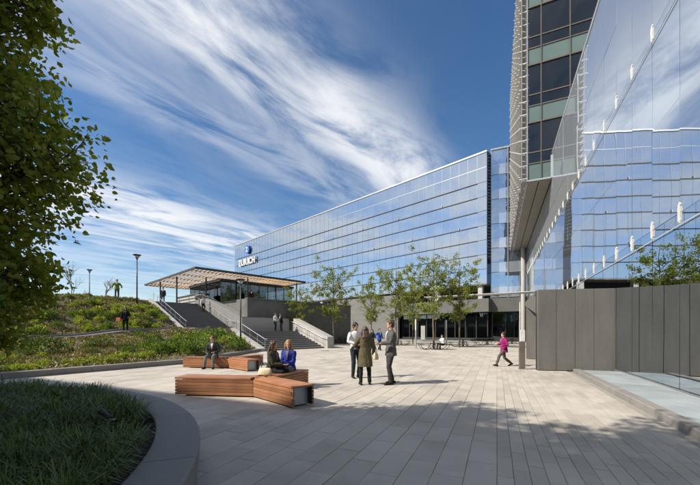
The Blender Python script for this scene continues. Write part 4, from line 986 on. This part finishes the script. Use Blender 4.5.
obj('board', MB().bevbox(-.3, .3, -.05, .05, .25, 2.35, .01), MAT['white'], sg); obj('base', MB().box(-.32, .32, -.15, .15, 0, .25), MAT['alu'], sg)

# ------------------------------------------------------------------ tables with looped legs
def table_proto():
    t = thing('picnic_table', 'x', 'table', group='outdoor tables with looped steel legs')
    for k in range(5): obj('top_slat', MB().bevbox(-.8, .8, -.4+k*.16+.006, -.4+(k+1)*.16-.006, .71, .745, .004), MAT['steel_dk'], t)
    for sg_ in (-1, 1):
        st_ = obj('seat', MB().bevbox(sg_*1.15-.2, sg_*1.15+.2, -.55, .55, .43, .46, .005), MAT['steel_dk'], t)
        for y in (-.35, .35):
            pts_ = [Vector((sg_*(.72+.50*math.cos(a)), y, .43-.41*math.sin(a))) for a in np.linspace(0, math.pi, 12)]
            obj('leg_loop', MB().tube(pts_, .022, 6), MAT['steel_dk'], st_)
    for sg_ in (-1, 1):
        for y in (-.22, .22):
            c = [Vector((sg_*.18+.24*math.cos(a), y, .27+.25*math.sin(a))) for a in np.linspace(0, 2*math.pi, 17)[:-1]]
            obj('center_loop', MB().tube(c, .02, 6, closed=True), MAT['steel_dk'], t)
    obj('stem', MB().tube([(0,0,.03), (0,0,.71)], .06, 10), MAT['steel_dk'], t); obj('foot_plate', MB().lathe([(.3, 0), (.3, .025), (.1, .04)], 20), MAT['steel_dk'], t)
    return t
tp = table_proto(); done = False
for px, py, rot, lb in ((434, 349.3, 4, 'looped-leg table where the man in a white shirt sits'), (463, 346.6, -6, 'empty looped-leg table between the two middle young trees and the shopfront'), (487, 344.8, 8, 'empty looped-leg table near the walking woman in magenta'), (398, 345.2, 0, 'empty looped-leg table behind the man in the grey suit'), (345, 343.6, 12, 'empty looped-leg table below the sloped grey wall'), (512, 344.0, -4, 'empty looped-leg table beside the entry pylon')):
    q = gnd(px, py); M = frame(q.x, q.y, 0, rot)
    if not done: tp.matrix_world = M; tp['label'] = lb; done = True
    else: copy_thing(tp, M, lb)

# ------------------------------------------------------------------ people
def ik(a, c, l1, l2, bend):
    a, c, bend = Vector(a), Vector(c), Vector(bend); d = c-a; L_ = min(d.length, (l1+l2)*.998); u = d.normalized(); c = a+u*L_
    x = (l1*l1-l2*l2+L_*L_)/(2*L_); h = math.sqrt(max(0, l1*l1-x*x)); b = bend-u*bend.dot(u); b = b.normalized() if b.length > 1e-6 else u.orthogonal().normalized()
    return a+u*x+b*h, c
SIT = dict(pelvis=(0, 0, .545), footL=(-.10, .44, .08), footR=(.10, .42, .08), handL=(-.09, .33, .62), handR=(.09, .33, .62))
def person(label, loc, face, h=1.75, female=False, top=('shirt', 'white'), bottom=('trousers', 'charcoal'), shoes='leather', hair=('short', 'brown'), skin='skin', vox=.012, group=None,
           pelvis=(0, 0, .95), lean=(0, 0), footL=(-.105, .0, .08), footR=(.105, .03, .08), toeL=(-.15, 1, 0), toeR=(.15, 1, 0), handL=(-.27, .04, .84), handR=(.27, .04, .84), elbL=(-.5, -1, 0), elbR=(.5, -1, 0), turn=0, nod=0, sleeves=True):
    sc = h/1.75; yaw = math.atan2(face[1], face[0])-math.pi/2
    t = thing('person', label, 'person', Matrix.Translation(loc) @ Matrix.Rotation(yaw, 4, 'Z'), group)
    S = Matrix.Scale(sc, 4)
    P = Vector(pelvis); up = Vector((lean[0], lean[1], 1)).normalized(); fx = Vector((1,0,0)); fx = (fx-up*fx.dot(up)).normalized(); fy = up.cross(fx)
    shw = .165 if female else .19
    tor = [(-.11, .11, .09), (-.05, .165, .115), (.02, .168, .118), (.10, .15, .105), (.18, .128 if female else .142, .092), (.27, .145 if female else .16, .108), (.36, .16 if female else .178, .112), (.43, .155 if female else .178, .098), (.475, .13 if female else .15, .08), (.51, .075, .062)]
    neck = [(.51, .06, .06), (.545, .052, .055), (.60, .052, .056)]
    R_ = lambda rows, o=0.0, ox=0.0: [(P+up*z, fx*(rx+o+ox), fy*(ry+o)) for z, rx, ry in rows]
    shL, shR = P+up*.435-fx*shw, P+up*.435+fx*shw; hipL, hipR = P-fx*.088-up*.03, P+fx*.088-up*.03
    kL, fL = ik(hipL, footL, .43, .425, (-.12, 1, .1)); kR, fR = ik(hipR, footR, .43, .425, (.12, 1, .1))
    eL, hL = ik(shL, handL, .285, .255, elbL); eR, hR = ik(shR, handR, .285, .255, elbR)
    H = P+up*.555+Vector((0, .015, .125)); HR = Matrix.Rotation(R(turn), 3, 'Z') @ Matrix.Rotation(R(-nod), 3, 'X')
    hp = lambda x, y, z: H+HR @ Vector((x, y, z))
    def fin(mb_): mb_.v = [tuple(S @ Vector(q)) for q in mb_.v]; return mb_
    b = MB(); b.loft(R_(tor[:-1])+R_(neck), 14)
    b.ell(H+HR @ Vector((0, -.008, .022)), (.074, .094, .094), HR, 14, 10); b.ell(hp(0, .018, -.05), (.057, .068, .062), HR, 12, 8)       # skull, jaw
    b.ell(hp(0, .088, -.012), (.013, .02, .024), HR, 8, 6); b.ell(hp(0, .078, -.088), (.022, .02, .016), HR, 8, 6); b.ell(hp(0, .080, .022), (.042, .014, .009), HR, 8, 6)  # nose, chin, brow
    for sx in (-1, 1): b.ell(hp(sx*.076, -.004, -.008), (.011, .022, .031), HR, 8, 6)
    for sh_, e_, w_ in ((shL, eL, hL), (shR, eR, hR)): b.tube([sh_, sh_.lerp(e_, .5), e_, e_.lerp(w_, .35), w_], [.048, .045, .037, .038, .026], 10, roundcap=True)
    for hip, k, f in ((hipL, kL, fL), (hipR, kR, fR)): b.tube([hip, hip.lerp(k, .5), k, k.lerp(f, .35), f], [.082, .072, .053, .054, .036], 10, roundcap=True)
    for f, td in ((fL, toeL), (fR, toeR)):
        d = Vector(td).normalized(); b.tube([f-d*.05+Vector((0,0,-.045)), f+d*.06+Vector((0,0,-.05)), f+d*.15+Vector((0,0,-.06))], [.032, .034, .018], 8, roundcap=True)
    for w_, e_, sx in ((hL, eL, -1), (hR, eR, 1)):                                              # hands: palm, four fingers, thumb
        d = (w_-e_).normalized(); a = Vector((0, 1, 0)); a = (a-d*a.dot(d)); a = a.normalized() if a.length > .1 else d.orthogonal().normalized(); nrm = d.cross(a)*sx
        b.tube([w_, w_+d*.05, w_+d*.085], [.022, .036, .036], 8, True and False, False, .5, a)
        for q in range(4):
            o_ = a*(.027-.018*q); ln = (.068, .078, .072, .056)[q]; p0 = w_+d*.08+o_; p1 = p0+d*ln*.5-nrm*.008; p2 = p1+d*ln*.38-nrm*.024; b.tube([p0, p1, p2], [.0095, .009, .0075], 6, roundcap=True)
        p0 = w_+d*.03+a*.03; p1 = p0+d*.03+a*.028-nrm*.008; b.tube([p0, p1, p1+d*.03-nrm*.01], [.012, .0105, .0085], 6, roundcap=True)
    solid('body', fin(b), MAT[skin], t, vox*sc)
    if vox < .014:
        for sx in (-1, 1): obj('eye', fin(MB().ell(hp(sx*.031, .083, .006), (.010, .006, .005), HR, 8, 6)), MAT['eye'], t)
        obj('mouth', fin(MB().ell(hp(0, .083, -.05), (.022, .006, .005), HR, 8, 6)), MAT['lip'], t)
    # clothing
    kind, col = top; g = MB(); off = {'shirt': .014, 'jacket': .024, 'coat': .026, 'vest': .024}[kind]
    rows = [q for q in tor if q[0] > -.03]
    if kind == 'shirt': rows = [(-.04, .172, .12)]+rows[1:]
    if kind == 'jacket': rows = [(-.17, .178, .132), (-.08, .178, .128)]+rows
    if kind == 'coat': rows = [(-.40, .20, .165), (-.25, .192, .15), (-.10, .18, .13)]+rows
    if kind == 'vest': rows = [(-.10, .172, .12)]+rows
    g.loft(R_(rows, off), 16); g.loft(R_([(.47, .10, .072), (.515, .068, .066), (.535, .058, .062)], .010), 14)
    for sh_, e_, w_ in ((shL, eL, hL), (shR, eR, hR)):
        k = off-.004; g.ell(sh_, (.06+k*.5,)*3, None, 10, 8)
        if sleeves: g.tube([sh_, sh_.lerp(e_, .5), e_, e_.lerp(w_, .5), e_.lerp(w_, .97)], [.054+k, .05+k, .044+k, .042+k*.8, .033+k*.8], 10)
        else: g.tube([sh_, sh_.lerp(e_, .6)], [.054+k, .054+k], 10)
    solid({'shirt': 'shirt', 'jacket': 'jacket', 'coat': 'coat', 'vest': 'vest'}[kind], fin(g), MAT[col], t, vox*sc)
    if kind == 'jacket':                                                                         # open collar with the shirt showing
        c = MB(); rr_ = [(.25, .133, .006), (.33, .146, .022), (.40, .143, .034), (.46, .122, .044), (.50, .092, .048)]
        for (za, ya, wa), (zb_, yb, wb) in zip(rr_, rr_[1:]):
            c.hexa([P+up*za+fy*ya-fx*wa, P+up*za+fy*ya+fx*wa, P+up*za+fy*.05+fx*wa, P+up*za+fy*.05-fx*wa], [P+up*zb_+fy*yb-fx*wb, P+up*zb_+fy*yb+fx*wb, P+up*zb_+fy*.05+fx*wb, P+up*zb_+fy*.05-fx*wb])
        obj('shirt_front', fin(c), MAT['white' if not female else 'grey'], t)
    bk, bc = bottom; g = MB()
    if bk == 'trousers':
        g.loft(R_([q for q in tor if q[0] < .13], .012), 14)
        for hip, k, f in ((hipL, kL, fL), (hipR, kR, fR)): g.tube([hip, hip.lerp(k, .5), k, k.lerp(f, .5), f+(f-k).normalized()*.015], [.098, .088, .070, .063, .055], 10)
        solid('trousers', fin(g), MAT[bc], t, vox*sc)
    elif bk == 'skirt':
        g.loft(R_([q for q in tor if q[0] < .13], .012), 14)
        for hip, k in ((hipL, kL), (hipR, kR)): g.tube([hip, hip.lerp(k, .5), hip.lerp(k, .92)], [.098, .092, .088], 10)
        mid0, mid1 = (hipL+hipR)/2, (hipL.lerp(kL, .9)+hipR.lerp(kR, .9))/2; g.tube([mid0, mid1], [.08, .07], 10)
        solid('skirt', fin(g), MAT[bc], t, vox*sc)
    for f, td, k in ((fL, toeL, kL), (fR, toeR, kR)):
        d = Vector(td).normalized(); g = MB(); dz = Vector((0,0,1)); g.tube([f-d*.06-dz*.042, f+d*.03-dz*.042, f+d*.12-dz*.05, f+d*.18-dz*.056], [.040, .041, .040, .022], 10, roundcap=True); g.tube([f+dz*.01, f-dz*.04], [.04, .044], 10)
        lo = min(q[2] for q in g.v)
        solid('shoe', fin(g), MAT[shoes], t, max(.009, vox*.8)*sc)
    hs, hc = hair; g = MB(); g.ell(H+HR @ Vector((0, -.020, .036)), (.090, .102, .103), HR, 16, 10)
    if hs == 'short': g.ell(hp(0, -.062, -.022), (.075, .055, .07), HR, 12, 8)
    if hs == 'bob': g.ell(hp(0, -.05, -.035), (.096, .075, .105), HR, 12, 8)
    if hs == 'long':
        g.tube([hp(0, -.05, .03), hp(0, -.085, -.08), P+up*.47-fy*.10, P+up*.42-fy*.12], [.09, .098, .11, .07], 12, False, True, .6, fx)
        for sx in (-1, 1): g.tube([hp(sx*.07, -.01, .03), hp(sx*.082, .0, -.07), P+up*.46+fx*sx*.09+fy*.03], [.04, .042, .03], 8, roundcap=True)
    if hs == 'cap': g.tube([hp(0, .05, .045), hp(0, .14, .03)], [.07, .05], 10, False, False, .2, fx)
    solid('hair' if hs != 'cap' else 'cap', fin(g), MAT['hair_'+hc] if hs != 'cap' else MAT[hc], t, .011*sc, None, 1)
    return t
def on(px, py, z=0.0): return gnd(px, py, z)
GRP = 'people talking in the plaza'
p = on(355.5, 377.6); person('man in white shirt and navy trousers wearing dark glasses, facing the woman in olive', p, (.45, -1), 1.82, top=('shirt', 'white'), bottom=('trousers', 'navy'), hair=('short', 'black_h'), skin='skin_d', group=GRP, handL=(-.13, .27, 1.10), handR=(.12, .28, 1.08), elbL=(-1, -.3, -.4), elbR=(1, -.3, -.4), turn=8)
p = on(365.2, 384.6); ol = person('woman in an olive coat and black leggings standing with her back turned', p, (-.1, 1), 1.66, True, top=('coat', 'olive'), bottom=('trousers', 'black'), hair=('long', 'brown'), group=GRP, handL=(-.12, .26, 1.08), handR=(.27, .10, .90), footL=(-.14, -.02, .08), footR=(.14, .03, .08), elbL=(-1, -.2, -.3))
p2 = p
p = on(391, 384.0); person('man in a dark grey suit talking with the woman in the olive coat', p, (-.85, -.15), 1.86, top=('jacket', 'suit'), bottom=('trousers', 'charcoal'), hair=('short', 'brown'), group=GRP, handL=(-.17, .34, 1.12), handR=(.25, -.06, .88), elbL=(-.6, -.4, -.6), turn=-10, footL=(-.13, .05, .08), footR=(.12, -.08, .08))
p = on(372.2, 351); person('dark haired woman in black standing behind the talking group', p, (-.2, -1), 1.68, True, top=('shirt', 'black'), bottom=('trousers', 'charcoal'), hair=('long', 'darkbrown'), vox=.016, handL=(-.12, .26, 1.0), handR=(.12, .26, 1.0))
p = on(379.3, 350); person('person in a blue jacket and dark trousers walking behind the talking group', p, (.6, -.8), 1.78, top=('jacket', 'blue'), bottom=('trousers', 'navy'), hair=('short', 'brown'), vox=.016, footL=(-.1, -.2, .10), footR=(.1, .25, .08), handL=(-.28, .14, .92), handR=(.28, -.1, .9), pelvis=(0, 0, .92))
p = on(504.0, 366.0); person('woman in a magenta jacket striding past the taupe screen', p, (-1, -.12), 1.60, True, top=('jacket', 'magenta'), bottom=('trousers', 'taupe'), hair=('bob', 'darkbrown'), pelvis=(0, .0, .83), footL=(-.08, .43, .09), footR=(.08, -.43, .12), toeR=(0, 1, -.35), toeL=(0, 1, .2), handL=(-.22, .24, 1.0), handR=(.2, .22, 1.02), lean=(0, .06))
p = on(443.2, 349.6); person('man in a white shirt sitting at the looped-leg table', (p.x, p.y, -.09), (-.9, -.3), 1.74, top=('shirt', 'white'), bottom=('trousers', 'black'), hair=('short', 'brown'), vox=.016, **dict(SIT, footL=(-.12, .36, .17), footR=(.14, .50, .17), handL=(-.14, .42, .86), handR=(.14, .42, .86), lean=(0, .18)))
# stairs and slope
q = st(4.9, 4.25, 1.54); person('person with white top and dark trousers standing on the stair landing', q, (.75, -.3), 1.76, top=('shirt', 'white'), bottom=('trousers', 'navy'), hair=('short', 'darkbrown'), vox=.017, lean=(.08, .16), handL=(-.15, .3, 1.0), handR=(.16, .3, 1.0))
q = st(4.75, 4.9, 1.54); person('person in black leaning by the white-topped companion on the landing', q, (-.7, -.6), 1.72, top=('jacket', 'black'), bottom=('trousers', 'charcoal'), hair=('short', 'black_h'), vox=.017, lean=(.0, .15), handL=(-.15, .3, 1.0))
q = st(13.8, 1.0, stair_z(14.0)); person('woman in a white blouse walking down the upper stair flight', q, (.7, -.7), 1.70, True, top=('shirt', 'white'), bottom=('trousers', 'black'), hair=('bob', 'darkbrown'), vox=.018, footL=(-.1, -.1, .2), footR=(.1, .18, .06), handL=(-.14, .26, 1.0))
q = at(163, 303, 37.4); q.z = 4.7; person('man in dark grey standing at the top of the stairs under the canopy', q, (.4, -.9), 1.76, top=('jacket', 'charcoal'), bottom=('trousers', 'charcoal'), hair=('short', 'darkbrown'), vox=.018)
q = at(117, 301, 30.4); q.z = hill_z(q.x, q.y); person('worker in a lime green top walking along the hill crest', q, (.5, -.8), 1.78, top=('jacket', 'lime'), bottom=('trousers', 'dkgreen'), hair=('short', 'darkbrown'), vox=.018, footL=(-.1, -.18, .09), footR=(.1, .2, .08), pelvis=(0, 0, .93), handL=(-.36, .15, .95), handR=(.36, -.1, .95))
q = at(125.5, 333, 23.5); q.z = hill_z(q.x, q.y)+.05; hp_ = person('person in dark clothes standing on the slope path carrying an orange bag', q, (.5, -.85), 1.72, True, top=('jacket', 'black'), bottom=('trousers', 'black'), hair=('long', 'maroon' if False else 'darkbrown'), vox=.016, handL=(-.2, .22, 1.0), handR=(.28, .06, .86))
q2 = q+Vector((-.35, -.2, 0)); bg = thing('orange_bag', 'small orange bag held by the person on the slope path', 'bag', Matrix.Translation((q2.x, q2.y, q2.z+.70)))
obj('bag_body', MB().bevbox(-.15, .15, -.06, .06, 0, .24, .04), MAT['orange'], bg); obj('handle', MB().tube([(-.08, 0, .24), (-.06, 0, .34), (.06, 0, .34), (.08, 0, .24)], .01, 6), MAT['leather'], bg)
q = st(9.5, 5.3, 4.7); person('person in dark clothes looking over the terrace wall before the glass pavilion', st(13.0, 6.3, 4.7), (.3, -.9), 1.72, top=('jacket', 'maroon'), bottom=('trousers', 'black'), hair=('short', 'darkbrown'), vox=.02, pelvis=(0, 0, .95), lean=(0, .1))
# seated people on the benches
def bench_seat(cx, cy, ang, r_, off): return Vector((cx+math.cos(R(ang))*r_-math.sin(R(ang))*off, cy+math.sin(R(ang))*r_+math.cos(R(ang))*off, 0))
p = Vector((-5.72, 13.86, 0)); person('man in a dark jacket sitting alone on a timber bench', p, (.05, -1), 1.76, top=('jacket', 'charcoal'), bottom=('trousers', 'grey'), hair=('short', 'brown'), vox=.013, **dict(SIT, footL=(-.13, .40, .08), footR=(.24, .34, .08), handL=(-.14, .33, .66), handR=(.12, .36, .64), lean=(0, .16), turn=-25))
WG = 'women sitting on the bench'
p = at(271, 372, 8.75); p.z = 0; person('woman in an olive top and dark trousers sitting on a bench', p, (.95, -.25), 1.68, True, top=('jacket', 'dkgreen'), bottom=('trousers', 'black'), hair=('long', 'brown'), vox=.012, **dict(SIT, footL=(-.10, .46, .08), footR=(.10, .40, .08), handL=(-.08, .38, .68), handR=(.08, .40, .70), lean=(0, .14)))
p = at(289.2, 372, 9.25); p.z = 0; person('blonde woman in a royal blue jacket sitting on a bench', p, (-.25, -1), 1.68, True, top=('jacket', 'royal'), bottom=('skirt', 'grey'), hair=('long', 'blonde'), vox=.012, **dict(SIT, footL=(-.02, .36, .08), footR=(.14, .34, .08), handL=(-.05, .30, .66), handR=(.07, .31, .66), lean=(0, .06), turn=12))
def bag(name, label, loc, rot, col, w=.34, hgt=.24):
    t = thing(name, label, 'bag', Matrix.Translation(loc) @ Matrix.Rotation(R(rot), 4, 'Z'))
    obj('bag_body', MB().loft([((0,0,0), (w*.5,0,0), (0,.075,0)), ((0,0,hgt*.15), (w*.53,0,0), (0,.085,0)), ((0,0,hgt*.7), (w*.46,0,0), (0,.06,0)), ((0,0,hgt), (w*.40,0,0), (0,.02,0))], 16), MAT[col], t, None, True)
    obj('handle', MB().tube([Vector((.1*math.cos(a), 0, hgt-.02+.15*math.sin(a))) for a in np.linspace(0, math.pi, 9)], .008, 6), MAT['leather'] if col != 'leather' else MAT['black'], t)
q = at(265, 376, 8.15); bag('cream_handbag', 'cream handbag lying on the bench beside the woman in olive', (q.x, q.y, .455), -10, 'cream', .36, .18)
q = at(277.5, 371.5, 8.55); bag('black_handbag', 'black handbag lying between the two women on the bench', (q.x+.02, q.y+.25, .455), 10, 'leather', .26, .18)
bag('shoulder_bag', 'cream shoulder bag hanging at the side of the woman in the olive coat', (p2.x+.30, p2.y-.0, .72), 70, 'cream', .26, .22)
finish_pending()
